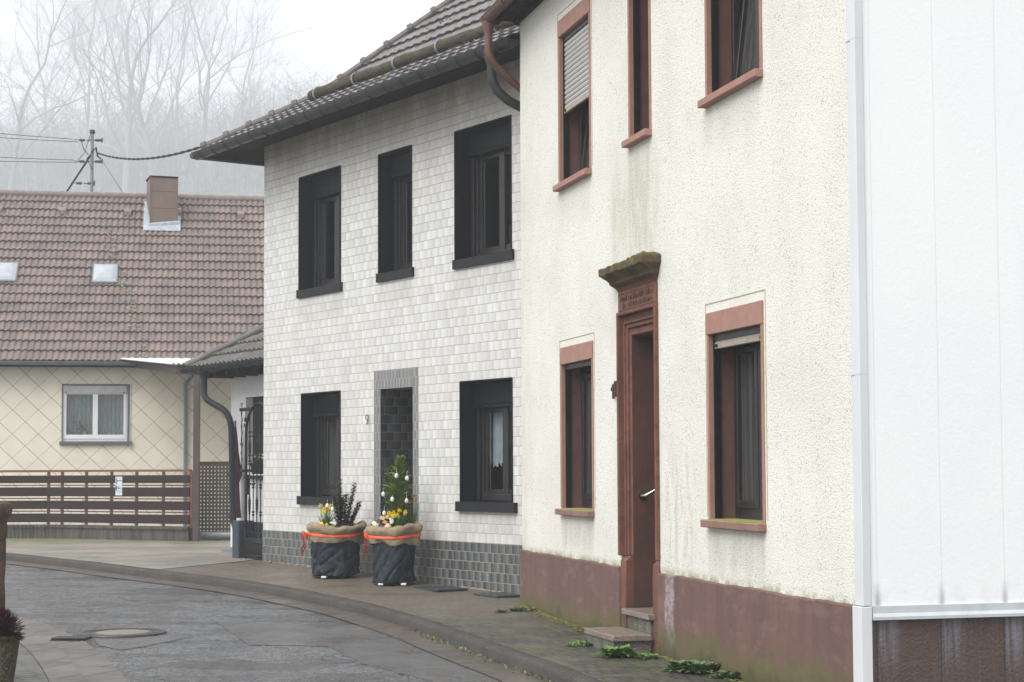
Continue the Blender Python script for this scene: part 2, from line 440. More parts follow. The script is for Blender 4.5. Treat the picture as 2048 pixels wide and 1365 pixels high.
    g['black_pipe'] = gm("black_downpipe", (.018, .021, .026), .38, (.026, .03, .035), 7)
    def rooft(name, a, b, moss, rough, mc=(.14, .13, .03)):
        s = SM(name, rough, .5)
        cell = s.wn(s.comb(s.m_('FLOOR', s.m_('DIVIDE', s.x, .29)), s.m_('FLOOR', s.m_('DIVIDE', s.z, .14)), 2))
        c = s.mix(cell, a, b)
        c = s.mix(s.mul(s.ss(s.noise(3, 5, .6), .4, .7), .5), c, tuple(x * .6 for x in b))
        c = s.mix(s.ss(s.noise(16, 4, .7), moss, moss + .06), c, mc)
        c = s.mix(s.mul(s.ss(s.noise(60, 2), .55, .7), .3), c, tuple(x * .5 for x in a))
        return s.out(c, s.ss(s.noise(5, 3), .3, .7, rough - .07, rough + .1), s.bump(s.noise(60, 4), .2, .004))
    g['roof_far'] = rooft("brown_concrete_tile", (.215, .155, .135), (.15, .118, .11), .80, .5)
    g['roof_tile'] = rooft("wet_clay_tile", (.14, .12, .115), (.10, .092, .09), .655, .30, (.15, .13, .04))
    g['roof_annex'] = rooft("weathered_annex_tile", (.12, .11, .105), (.08, .076, .075), .60, .55, (.13, .12, .03))
    g['cap_far'] = gm("ridge_tile", (.23, .17, .145), .7, (.17, .13, .115), 4)
    g['cap'] = gm("hip_cap_tile", (.085, .066, .06), .5, (.06, .05, .047), 5)
    s = SM("mossy_log", .95, .2)
    c = s.mix(s.ss(s.noise(7, 5, .65, s.map((1, 3, 3))), .35, .65), (.085, .068, .05), (.045, .038, .03))
    c = s.mix(s.ss(s.noise(11, 4), .54, .68), c, (.085, .08, .035))
    g['log'] = s.out(c, None, s.bump(s.noise(30, 5, .7), .8, .015))
    g['galv'] = gm("galvanised_hook", (.30, .34, .36), .5, (.22, .25, .27), 12, metal=.4)
    # diamond cladding of the far house
    s = SM("diamond_cladding", .75, .4)
    D = .335
    ang = [s.m_('DIVIDE', s.addm(s.mul(s.x, .955), s.z), 2 * D * .72), s.m_('DIVIDE', s.m_('SUBTRACT', s.mul(s.x, .955), s.z), 2 * D * .72)]
    a = s.addm(ang[0], 50); b = s.addm(ang[1], 50)
    fa, fb = s.m_('FRACT', a), s.m_('FRACT', b)
    la = s.m_('MINIMUM', fa, s.m_('SUBTRACT', 1.0, fa)); lb = s.m_('MINIMUM', fb, s.m_('SUBTRACT', 1.0, fb))
    c = s.mix(s.wn(s.comb(s.m_('FLOOR', a), s.m_('FLOOR', b), 1)), (.84, .79, .665), (.79, .74, .625))
    c = s.mix(s.mul(s.ss(s.noise(1.7, 4), .45, .75), .25), c, (.5, .44, .33))
    c = s.mix(s.ss(la, .012, .032, .65, 0), c, (.33, .24, .15))
    c = s.mix(s.ss(lb, .012, .026, .5, 0), c, (.34, .28, .2))
    h = s.addm(s.mul(fa, .8), s.ss(la, .0, .03, -1, 0))
    g['diamond'] = s.out(c, .7, s.bump(h, .4, .012))
    g['white_pvc'] = gm("white_window_plastic", (.90, .91, .92), .35, (.87, .88, .89), 3)
    g['grey_sill'] = gm("speckled_grey_sill", (.17, .175, .185), .7, (.1, .1, .11), 60)
    g['box_white'] = gm("roller_box", (.56, .56, .53), .6)
    g['brown_clad'] = gm("brown_chimney_panel", (.19, .13, .105), .65, (.165, .115, .095), 3)
    g['lead'] = gm("pale_lead_flashing", (.45, .50, .55), .45, (.3, .34, .38), 10, metal=.2)
    g['poly'] = gm("white_corrugated_sheet", (.78, .79, .80), .5, (.72, .73, .74), 3)
    g['post'] = gm("brown_painted_steel", (.075, .056, .048), .5, (.06, .046, .04), 5)
    g['board'] = gm("dark_brown_board", (.04, .028, .026), .75, (.03, .022, .021), 4, 60, .2, stretch=(1, 1, 6))
    g['redrail'] = gm("red_brown_rail", (.22, .07, .045), .65, (.16, .052, .036), 5)
    s = SM("mossy_concrete_curb", .9)
    gx = s.m_('FRACT', s.mul(s.x, 14))
    c = s.mix(s.ss(s.noise(1, 4, .6, s.map((8, 8, 1))), .35, .65), (.095, .088, .075), (.05, .048, .043))
    c = s.mix(s.ss(gx, .0, .14, .7, 0), c, (.02, .02, .018))
    g['curb'] = s.out(mossy(s, c, amount=1.0, scale=7, colr=(.15, .16, .09)), None, s.bump(s.m_('SINE', s.mul(s.x, 88)), .5, .02))
    g['perf'] = gm("brown_perforated_metal", (.06, .048, .036), .5, (.045, .037, .03), 5)
    g['pipe'] = gm("grey_plastic_pipe", (.22, .24, .26), .35, (.17, .185, .2), 5)
    g['white_render'] = gm("white_render", (.62, .62, .62), .85, (.55, .55, .55), 5, 90, .15)
    g['navy'] = gm("blue_black_paint", (.025, .034, .05), .6, (.035, .045, .06), 6, 90, .15)
    g['burgundy'] = gm("burgundy_fabric", (.10, .012, .035), .85, (.07, .01, .027), 6)
    g['pot_cloth'] = None
    s = SM("blue_black_fleece", .75, .25)
    c = s.mix(s.noise(5, 4), (.013, .019, .026), (.022, .031, .041))
    g['pot_cloth'] = s.out(c, .62, s.bump(s.addm(s.noise(9, 4, .5, None, .6), s.mul(s.noise(400, 2), .05)), .35, .03))
    s = SM("burlap", .95, .2)
    wv = s.m_('MULTIPLY', s.m_('SINE', s.mul(s.addm(s.x, s.y), 420)), s.m_('SINE', s.mul(s.z, 420)))
    c = s.mix(s.ss(s.noise(10, 5, .6), .3, .7), (.36, .275, .19), (.23, .175, .12))
    c = s.mix(s.mul(s.ss(wv, -.2, .8), .3), c, (.42, .32, .2))
    g['burlap'] = s.out(c, .95, s.bump(s.addm(wv, s.noise(30, 4)), .5, .006))
    g['ribbon'] = gm("orange_ribbon", (.85, .10, .015), .5, (.62, .06, .01), 12)
    g['foam'] = gm("white_foam_foot", (.72, .72, .71), .8)
    g['egg'] = gm("white_egg", (.80, .80, .80), .35, (.72, .73, .74), 30)
    g['egg_tan'] = gm("cream_egg", (.66, .46, .29), .5, (.56, .38, .23), 8)
    g['thread'] = gm("white_thread", (.7, .7, .7), .8)
    def leafm(name, a, b, rough=.5):
        s = SM(name, rough, .4); c = s.mix(s.ss(s.noise(22, 3), .3, .7), a, b)
        s.b.inputs['Subsurface Weight'].default_value = 0
        return s.out(c, rough)
    g['conifer'] = leafm("conifer_green", (.22, .31, .035), (.10, .18, .025))
    g['shrub'] = leafm("dark_shrub_leaf", (.018, .032, .015), (.03, .045, .022), .35)
    g['stem'] = gm("plant_stem", (.05, .035, .02), .8)
    g['green'] = leafm("spring_leaf", (.045, .13, .02), (.075, .17, .03))
    g['weed'] = leafm("weed_leaf", (.09, .20, .03), (.15, .25, .05))
    g['weed_dark'] = leafm("dark_weed_leaf", (.06, .13, .045), (.12, .17, .075))
    g['moss'] = leafm("moss_tuft", (.085, .095, .02), (.14, .13, .03), .9)
    g['yellow'] = gm("yellow_petal", (.88, .70, .02), .6, (.85, .60, .015), 20)
    g['orange_y'] = gm("deep_yellow_trumpet", (.88, .60, .01), .6)
    g['white_pet'] = gm("white_petal", (.78, .78, .68), .6)
    g['peach'] = gm("peach_petal", (.75, .45, .26), .6, (.7, .5, .2), 20)
    g['litter'] = gm("dead_leaf", (.14, .07, .035), .9, (.08, .04, .02), 20)
    g['heather'] = gm("purple_heather", (.035, .010, .016), .9, (.055, .018, .022), 30)
    s = SM("washed_gravel_concrete", .9)
    c = s.mix(s.ss(s.vor(75, out='Color'), .2, .8), (.13, .10, .06), (.035, .03, .018))
    c = s.mix(s.ss(s.noise(6, 4), .45, .65), c, (.055, .055, .015))
    g['gravelpot'] = s.out(c, .9, s.bump(s.vor(75), .8, .015))
    s = SM("old_mossy_stone", .95)
    c = s.mix(s.ss(s.noise(9, 5, .7), .35, .65), (.15, .09, .06), (.05, .038, .028))
    c = s.mix(s.ss(s.noise(5, 4), .55, .7), c, (.07, .06, .03))
    g['oldstone'] = s.out(c, .95, s.bump(s.noise(22, 5, .75), 1.0, .03))
    g['bark'] = gm("beech_bark", (.27, .265, .255), .9, (.22, .215, .205), 3)
    g['twig'] = gm("twigs", (.25, .245, .24), .9, (.20, .195, .19), 3)
    s = SM("ground_soil", .95)
    g['ground'] = s.out(s.mix(s.ss(s.noise(.5, 5), .35, .65), (.07, .075, .035), (.06, .045, .03)), .95)
    g['hill'] = gm("winter_hillside", (.17, .17, .155), .95, (.13, .13, .12), .08, 1, .3, .2)
    # road
    s = SM("wet_asphalt", .5, .5)
    ag = s.vor(62, out='Color'); ag2 = s.vor(30, out='Color')
    c = s.mix(s.ss(ag, .2, .85), (.030, .032, .036), (.185, .19, .20))
    c = s.mix(s.mul(s.ss(ag2, .6, .9), .45), c, (.24, .24, .245))
    big = s.noise(.55, 4, .6, s.map((1, 1, 1), rot=(0, 0, .4)))
    c = s.mix(s.mul(s.ss(big, .5, .7), .45), c, (.085, .068, .058))
    c = s.mix(s.mul(s.band(s.m_('FRACT', s.addm(s.mul(s.x, .37), s.mul(s.y, .11))), .2, .33, .05), .3), c, (.055, .05, .05))
    ck = s.t.nodes.new('ShaderNodeTexVoronoi'); ck.feature = 'DISTANCE_TO_EDGE'; ck.inputs['Scale'].default_value = .55
    wv = s.t.nodes.new('ShaderNodeMix'); wv.data_type = 'VECTOR'; wv.inputs[0].default_value = .12
    nn = s.t.nodes.new('ShaderNodeTexNoise'); nn.inputs['Scale'].default_value = 2.5; nn.inputs['Detail'].default_value = 6
    s.t.links.new(s.co, nn.inputs['Vector']); s.t.links.new(s.co, wv.inputs[4]); s.t.links.new(nn.outputs['Color'], wv.inputs[5]); s.t.links.new(wv.outputs[1], ck.inputs['Vector'])
    crack = s.mul(s.ss(ck.outputs['Distance'], .002, .010, 1, 0), s.ss(s.noise(.8, 3), .45, .6))
    c = s.mix(s.mul(crack, .8), c, (.02, .02, .022))
    c = s.mix(s.mul(s.ss(s.noise(.9, 6, .7, s.map((.6, 1.6, 1), rot=(0, 0, .35))), .52, .64), .45), c, (.06, .056, .055))
    rough = s.ss(s.noise(1.1, 6, .7, s.map((.7, 1.5, 1), rot=(0, 0, .35))), .44, .60, .12, .6)
    h = s.addm(s.mul(s.vor(62), -1), s.mul(s.noise(150, 2), .4))
    g['asphalt'] = s.out(c, rough, s.bump(h, s_str, .010)) if False else s.out(c, rough, s.bump(h, .9, .016))
    s = SM("smooth_asphalt_patch", .4, .5)
    c = s.mix(s.ss(s.noise(2.2, 6, .7), .3, .7), (.085, .084, .088), (.042, .040, .040))
    c = s.mix(s.mul(s.ss(s.vor(70, out='Color'), .55, .9), .4), c, (.19, .19, .195))
    g['patch'] = s.out(c, s.ss(s.noise(1.3, 4), .35, .65, .22, .5), s.bump(s.addm(s.vor(80), s.noise(160, 3)), .35, .006))
    # pavers
    def pav(name, a, b, joint, rot, moss, w_=.2, h_=.1, rough=.5, far=None):
        s = SM(name, rough, .5)
        v = s.map((1, 1, 1), rot=(0, 0, rot)); q = s.t.nodes.new('ShaderNodeSeparateXYZ'); s.t.links.new(v, q.inputs[0])
        zr = s.m_('DIVIDE', q.outputs[1], h_); row = s.m_('FLOOR', zr); fz = s.m_('FRACT', zr)
        u = s.addm(s.m_('DIVIDE', q.outputs[0], w_), s.mul(s.m_('MODULO', s.addm(row, 1000), 2), .5))
        ci = s.m_('FLOOR', u); fu = s.m_('FRACT', u)
        c = s.mix(s.wn(s.comb(ci, row, 2)), a, b)
        c = s.mix(s.mul(s.ss(s.noise(.9, 5, .6), .4, .65), .5), c, tuple(x * .62 for x in b))
        c = s.mix(s.mul(s.ss(s.noise(90, 3), .5, .7), .3), c, tuple(x * 1.6 for x in a))
        ez = s.mul(s.m_('MINIMUM', fz, s.m_('SUBTRACT', 1.0, fz)), h_); eu = s.mul(s.m_('MINIMUM', fu, s.m_('SUBTRACT', 1.0, fu)), w_)
        e = s.m_('MINIMUM', ez, eu)
        gq = s.ss(s.addm(e, s.mul(s.noise(30, 3), .005)), .008, .017, 1, 0)
        jm = s.mix(s.ss(s.noise(2.4, 4), moss - .06, moss + .08), joint, (.085, .10, .02))
        c = s.mix(s.mul(gq, .95), c, jm)
        if far: c = s.mix(s.ss(s.y, 15.2, 18.2), c, s.mix(.75, c, far))
        mo = s.mul(s.ss(s.noise(3.2, 6, .75), moss + .02, moss + .15), .6)
        if far: mo = s.mul(mo, s.ss(s.y, 15.5, 17.5, 1, 0))
        c = s.mix(mo, c, (.085, .085, .02))
        return s.out(c, s.ss(s.noise(2, 4), .3, .7, rough - .15, rough + .2), s.bump(s.m_('SUBTRACT', s.mul(s.noise(60, 3), .3), gq), .6, .008))
    g['pave'] = pav("grey_concrete_pavers", (.070, .066, .060), (.043, .041, .037), (.010, .009, .007), R(-15), .5, .1, .2, far=(.13, .102, .078))
    g['pave_left'] = pav("left_pavers", (.12, .115, .11), (.085, .082, .08), (.03, .028, .022), R(22), .52, .2, .1)
    g['slab'] = pav("gutter_slabs", (.13, .118, .105), (.09, .083, .076), (.02, .018, .015), R(22), .75, .5, .9)
    s = SM("kerb_stone", .75, .25)
    c = s.mix(s.ss(s.noise(3, 5, .6), .3, .7), (.055, .048, .043), (.036, .033, .030))
    c = s.mix(s.mul(s.ss(s.noise(70, 3), .5, .7), .4), c, (.2, .18, .16))
    c = s.mix(s.mul(s.ss(s.noise(4, 4), .62, .72), .6), c, (.06, .06, .03))
    g['kerb'] = s.out(c, .75, s.bump(s.noise(50, 4), .4, .006))
    s = SM("brown_gutter_strip", .5)
    c = s.mix(s.ss(s.noise(4, 5, .65), .35, .65), (.085, .066, .055), (.055, .044, .038))
    g['channel'] = s.out(c, s.ss(s.noise(2), .3, .7, .3, .6), s.bump(s.noise(90, 4), .4, .006))
    s = SM("sandy_forecourt", .7)
    c = s.mix(s.ss(s.noise(.8, 5, .65), .35, .62), (.26, .225, .175), (.15, .14, .125))
    c = s.mix(s.mul(s.ss(s.vor(70, out='Color'), .5, .9), .4), c, (.30, .28, .25))
    mo = s.mul(s.ss(s.y, 28.8, 31.6), s.ss(s.noise(1.8, 4), .35, .55))
    c = s.mix(s.mul(mo, .7), c, (.11, .12, .03))
    g['court'] = s.out(c, s.ss(s.noise(1.2), .3, .7, .4, .8), s.bump(s.noise(120, 4), .4, .008))
    g['castiron'] = gm("cast_iron_ring", (.07, .062, .055), .4, (.045, .04, .038), 15, 60, .4, metal=.3)
    g['concrete'] = gm("pale_concrete_infill", (.21, .185, .155), .6, (.16, .14, .12), 8, 100, .2)
    g['mat'] = gm("dark_cover_plate", (.035, .042, .05), .35, (.025, .03, .036), 6)
    g['mortar'] = gm("broken_mortar", (.30, .25, .19), .95, (.2, .17, .12), 18, 40, .6, .01)
    g['sign_white'] = gm("sign_white", (.62, .66, .74), .5)
    g['sign_purple'] = gm("sign_purple", (.07, .015, .10), .5)
    g['sign_blue'] = gm("sign_blue", (.04, .07, .26), .5)
    g['sign_black'] = gm("sign_black", (.06, .06, .09), .5)
    g['sign_red'] = gm("sign_red", (.45, .05, .08), .5)
    g['skylight_dome'] = gm("skylight_dome", (.42, .45, .48), .3, (.34, .37, .40), 6)
    g['steelpole'] = gm("blue_grey_steel", (.20, .235, .25), .5, (.16, .19, .205), 6, metal=.3)
    g['insul'] = gm("brown_insulator", (.075, .04, .035), .4)
    g['wire'] = gm("black_cable", (.02, .02, .02), .6)
    g['lamp'] = gm("pale_lampshade", (.25, .30, .28), .8)
    s = SM("engraving", .95); g['engrave'] = s.out((.055, .025, .018), .95)
setup_materials()
G = MAT

def facade(mb, s0, s1, z0, z1, ops, yf, yb):
    """wall slab with rectangular openings: ops = (a, b, c, d) in s and z"""
    xs = sorted({s0, s1, *[o[0] for o in ops], *[o[1] for o in ops]})
    zs = sorted({z0, z1, *[o[2] for o in ops], *[o[3] for o in ops]})
    xs = [x for x in xs if s0 <= x <= s1]; zs = [z for z in zs if z0 <= z <= z1]
    for i in range(len(xs) - 1):
        for j in range(len(zs) - 1):
            cx, cz = (xs[i] + xs[i + 1]) / 2, (zs[j] + zs[j + 1]) / 2
            if any(o[0] < cx < o[1] and o[2] < cz < o[3] for o in ops): continue
            a, b, c, d = xs[i], xs[i + 1], zs[j], zs[j + 1]
            mb.quad((a, yf, c), (b, yf, c), (b, yf, d), (a, yf, d))
            mb.quad((a, yb, c), (a, yb, d), (b, yb, d), (b, yb, c))
    for (a, b, c, d) in list(ops):
        mb.quad((a, yf, c), (a, yb, c), (a, yb, d), (a, yf, d)); mb.quad((b, yf, c), (b, yf, d), (b, yb, d), (b, yb, c))
        mb.quad((a, yf, d), (a, yb, d), (b, yb, d), (b, yf, d))
        if c > z0: mb.quad((a, yf, c), (b, yf, c), (b, yb, c), (a, yb, c))
    mb.quad((s0, yf, z0), (s0, yf, z1), (s0, yb, z1), (s0, yb, z0)); mb.quad((s1, yf, z0), (s1, yb, z0), (s1, yb, z1), (s1, yf, z1))
    mb.quad((s0, yf, z1), (s1, yf, z1), (s1, yb, z1), (s0, yb, z1))

def tile_field(mb, s0, s1, prof, course, wave, amp, lap=.022, trim=None, jit=.003, wt=0.29):
    """pantiles: prof(v) -> (y, z, ny, nz) along the slope; rows overlap, waves run up the slope"""
    L = prof(None); rows = int(math.ceil(L / course))
    nx = int((s1 - s0) / wave * 6)
    for r in range(rows):
        v0 = r * course; v1 = min(L, v0 + course + .01)
        rings = []
        for (v, up) in ((v0, lap - .018), (v0, lap + .004), (v0 + course * .5, lap * .55), (v1, .0)):
            y, z, ny, nz = prof(min(v, L)); ring = []
            for i in range(nx + 1):
                x = s0 + (s1 - s0) * i / nx
                ph = (x / wave) % 1.0
                h = amp * (math.cos(2 * math.pi * ph) * .5 + .5) ** .8
                tid = math.floor(x / wt)
                j = (math.sin(tid * 12.9898 + r * 78.233) * 43758.5453) % 1.0
                hh = up + h + (j - .5) * jit
                ring.append((x, y + ny * hh, z + nz * hh))
            rings.append(ring)
        if trim:
            # cut to the hip: keep columns inside the trimmed interval for this row
            for k in range(len(rings) - 1):
                a, b = rings[k], rings[k + 1]; vm = v0 + course * .5
                lo, hi = trim(vm)
                for i in range(nx):
                    xm = (a[i][0] + a[i + 1][0]) / 2
                    if lo <= xm <= hi: mb.quad(a[i], a[i + 1], b[i + 1], b[i])
        else: mb.loft(rings, False)

# ------------------------------------------------------------------ ground, road, pavement
kerb_pts = [(2.6, 3.0), (1.75, 7.0), (.95, 10.3), (.45, 12.3), (.27, 13.0), (.09, 13.59), (-.11, 14.17), (-.32, 14.76), (-.56, 15.49), (-.81, 16.2), (-1.12, 16.95), (-1.69, 18.24),
            (-2.37, 19.55), (-3.09, 20.67), (-3.84, 21.62), (-4.64, 22.55), (-5.53, 23.6), (-6.58, 25.01), (-7.79, 26.7), (-9.3, 28.5), (-11.5, 30.3), (-15, 32.5), (-22, 35.5)]
kerb_l = resample([p.to_2d() for p in smoothline([(a, b, 0) for a, b in kerb_pts], 2)], 150)
left_l = resample([p.to_2d() for p in smoothline([(-.4, 3, 0), (-1.3, 7, 0), (-2.1, 10.5, 0), (-2.8, 12.96, 0), (-3.53, 15.06, 0), (-4.2, 16.52, 0), (-5.07, 18.0, 0), (-6.6, 19.6, 0), (-9.2, 21.4, 0), (-13, 24, 0), (-22, 29, 0)], 2)], 150)
def strip(mb, A, B, n, zf, lift=0.0):
    rings = []
    for k in range(n + 1):
        t = k / n
        rings.append([(a.lerp(b, t).x, a.lerp(b, t).y, zf(a.lerp(b, t).y) + lift) for a, b in zip(A, B)])
    mb.loft(rings, False)
mb = MB()
def hz(x, y):
    b = gr(min(y, 60)) - .03
    if y > 58: b += interp(y, [58, 110, 300, 460, 560], [0, 4, 39, 82, 88]) * (1 + .10 * math.sin(x * .012 + 1)) + min(1, (y - 58) / 60) * 1.5 * math.sin(x * .04 + y * .02)
    if y < 50 and (y > 34 or x < -24 or x > 14): b -= .0
    return b
ys = [-30, -5, 3, 8, 12.4, 14, 16, 17.9, 19, 24, 30, 40, 50, 58] + [58 + 8 * i for i in range(1, 61)]
xs = [-187 + 11 * i for i in range(35)]
mb.loft([[(x, y, hz(x, y)) for x in xs] for y in ys], False)
structure("ground", mb, G['ground'], True)
mb = MB(); hx = [-186 + 6 * i for i in range(63)]
mb.loft([[(x, y, hz(x, y) + .15 + .8 * mnoise.noise(Vector((x * .1, y * .1, 0)))) for x in hx] for y in [62 + 6 * i for i in range(81)]], False)
structure("hill", mb, G['hill'], True)
mb = MB(); strip(mb, left_l, kerb_l, 10, gr); structure("road", mb, G['asphalt'], True)
mb = MB(); strip(mb, offset(kerb_l, -.36), offset(kerb_l, .02), 2, gr, .009); structure("road_channel", mb, G['channel'], True)
bound = resample([Vector(p) for p in ((16, 2), (16, 44), (-30, 46))], 150)
mb = MB(); strip(mb, offset(kerb_l, .13), bound, 26, gp, -.004); structure("pavement", mb, G['pave'], True)
# forecourt in front of the far house
idx = [i for i, p in enumerate(kerb_l) if p.y > 22.6]
A = [offset(kerb_l, .14)[i] for i in idx]
B = resample([Vector(p) for p in ((-3.72, 24.05), (-3.2, 26.5), (-3.4, 31.5), (-5.5, 33.8), (-12, 35), (-24, 38))], len(A))
mb = MB(); strip(mb, A, B, 14, gp, .002); structure("forecourt", mb, G['court'], True)
# kerb: individual rounded stones
mb = MB(); k0 = 0
step = 4
prof = [(-.015, -.14), (-.012, -.03), (.008, -.008), (.035, .004), (.12, .004), (.135, -.002), (.135, -.1)]
total = len(kerb_l)
kerb_f = resample(kerb_l, 460); kn = []
for i in range(len(kerb_f)):
    t = kerb_f[min(i + 1, 459)] - kerb_f[max(i - 1, 0)]; t.normalize(); kn.append(Vector((t.y, -t.x)))
for i0 in range(0, 455, 9):
    rings = []
    for i in range(i0, min(i0 + 9, 459)):
        p, n = kerb_f[i], kn[i]
        e = 0.0 if i in (i0, i0 + 8) else .004
        rings.append([((p + n * d).x, (p + n * d).y, gp(p.y) + z - (0 if e else .008)) for d, z in prof])
    rings.append([((kerb_f[min(i0 + 9, 459)] * .985 + kerb_f[i0 + 8 if i0 + 8 < 460 else 459] * .015 + kn[min(i0 + 9, 459)] * d).x, (kerb_f[min(i0 + 9, 459)] * .985 + kerb_f[i0 + 8 if i0 + 8 < 460 else 459] * .015 + kn[min(i0 + 9, 459)] * d).y, gp(kerb_f[min(i0 + 9, 459)].y) + z - .008) for d, z in prof])
    mb.loft(rings, False)
structure("kerb", mb, G['kerb'], True)
# left side: two rows of slabs flush with the road, then pavers
L1 = offset(left_l, -.31); L2 = offset(left_l, -.57); L3 = resample([Vector(p) for p in ((-8, 2), (-14, 15), (-30, 22))], 150)
mb = MB(); strip(mb, offset(left_l, -.004), L1, 2, gr, .006)
structure("gutter_slabs", mb, G['slab'], True)
mb = MB(); rings = []
strip(mb, offset(left_l, -.315), L2, 1, gr, .03); structure("left_kerb", mb, G['slab'], True)
mb = MB(); strip(mb, offset(left_l, -.575), L3, 12, gr, .028); structure("left_pavement", mb, G['pave_left'], True)
# asphalt patches
def patch(name, pts, mat, lift=.003):
    """flat sheet cut in slices along y so that it follows the road surface"""
    ya, yb = min(p[1] for p in pts), max(p[1] for p in pts); rings = []; n = max(8, int((yb - ya) / .06))
    for k in range(n + 1):
        y = lerp(ya + .001, yb - .001, k / n); xs_ = []
        for i in range(len(pts)):
            (x0, y0), (x1, y1) = pts[i], pts[(i + 1) % len(pts)]
            if (y0 - y) * (y1 - y) < 0: xs_.append(lerp(x0, x1, (y - y0) / (y1 - y0)))
        if len(xs_) < 2: continue
        w_ = .025
        xl = min(xs_) + w_ * mnoise.noise(Vector((0, y * 9, 1))); xr = max(xs_) + w_ * mnoise.noise(Vector((0, y * 9, 7)))
        rings.append([(lerp(xl, xr, q / 8), y, gr(y) + lift) for q in range(9)])
    mb = MB(); mb.loft(rings, False); structure(name, mb, mat, True)
patch("asphalt_patch", [(-2.91, 17.25), (-2.3, 15.37), (-1.62, 15.3), (-1.2, 14.1), (-.6, 13.0), (-.2, 11.6), (.35, 11.4), (.02, 12.9), (-.28, 13.8), (-.95, 15.7), (-1.45, 16.9)], G['patch'])
patch("asphalt_patch", [(-4.52, 20.05), (-3.3, 20.0), (-3.35, 19.45), (-4.3, 19.6)], G['patch'])
patch("asphalt_patch", [(-3.85, 16.1), (-2.9, 16.05), (-3.2, 15.3), (-3.35, 15.05), (-3.62, 15.4)], G['patch'], .0045)
patch("asphalt_patch", [(-2.75, 13.3), (-.9, 13.6), (-.75, 12.4), (-.5, 11.2), (-2.2, 11.0), (-2.55, 12.2)], G['asphalt'], .004)

# ------------------------------------------------------------------ cream house
dc = Vector((-.2534456, .9673496)); Pc = Vector((2.04822, 10.45))
ch = empty("cream_house", (Pc.x, Pc.y, 0), math.atan2(dc.y, dc.x), "cream roughcast house with red sandstone door surround and brown plinth", "house")
# openings: s0, s1, z0, z1
Gr_, Gl_, Ul_, Um_, Ur_ = (1.41, 2.385, 1.055, 2.40), (5.265, 6.215, 1.055, 2.405), (5.28, 6.225, 4.11, 5.53), (3.65, 4.14, 4.155, 5.56), (1.37, 2.355, 4.13, 5.53)
DO = (3.50, 4.47, -.3, 2.90)
SW = .038
ops = [(a - SW, b + SW, c - .02, d + .16) for (a, b, c, d) in (Gr_, Gl_, Ul_, Um_, Ur_)] + [DO]
mb = MB(); facade(mb, .03, 7.70, .60, 6.35, ops, 0, -.3)
mb.build("wall", G['stucco'], ch)
mb = MB()
for (a, b) in ((.03, 3.50), (4.47, 7.72)):
    rings = []
    n = int((b - a) / .12)
    for i in range(n + 1):
        s = lerp(a, b, i / n); zt = .608 + .004 * math.sin(s * 5) + .003 * math.sin(s * 17)
        rings.append([(s, -.28, -.4), (s, .022, -.4), (s, .022, zt - .012), (s, .012, zt), (s, -.28, zt)])
    mb.loft(rings, True, True)
mb.build("plinth", G['plinth'], ch)
# far gable, rear, and near gable with cladding
mb = MB(); mb.box(7.42, 7.715, -9, -.301, -.4, 6.3); mb.box(0.025, 7.6, -9.3, -9.001, -.4, 6.3); mb.build("rear_wall", G['stucco'], ch)
mb = MB(); mb.prism([(-.035, .60), (-9.2, .60), (-9.2, 6.3), (-4.6, 10.6), (-.035, 6.3)], 'x', -.075, .02); mb.build("gable_cladding", G['panel'], ch)
mb = MB(); mb.box(-.055, .02, -9.2, -.035, -.4, .535); mb.build("gable_plinth", G['panel_brown'], ch)
mb = MB(); mb.loft([[(x, y, z) for x, z in ((-.075, .612), (-.088, .61), (-.09, .568), (-.106, .548), (-.106, .53), (-.05, .53), (-.05, .612))] for y in (-9.2, -.05)], True, True)
mb.v = [(x, y, z) for x, y, z in mb.v]
mb.build("base_flashing", G['zinc'], ch)
mb = MB()
mb.bevbox(-.087, -.02, -.045, .010, .612, 6.3, .003); mb.bevbox(-.0195, .030, -.02, .006, .612, 6.3, .003)
mb.bevbox(-.090, .030, -.047, .024, -.4, .608, .003)
mb.build("corner_trim", G['white_trim'], ch)
for z in (4.0, 1.98):
    mb = MB(); mb.box(-.0875, .0305, -.0455, .0105, z, z + .003); mb.build("trim_joint", G['zinc'], ch)

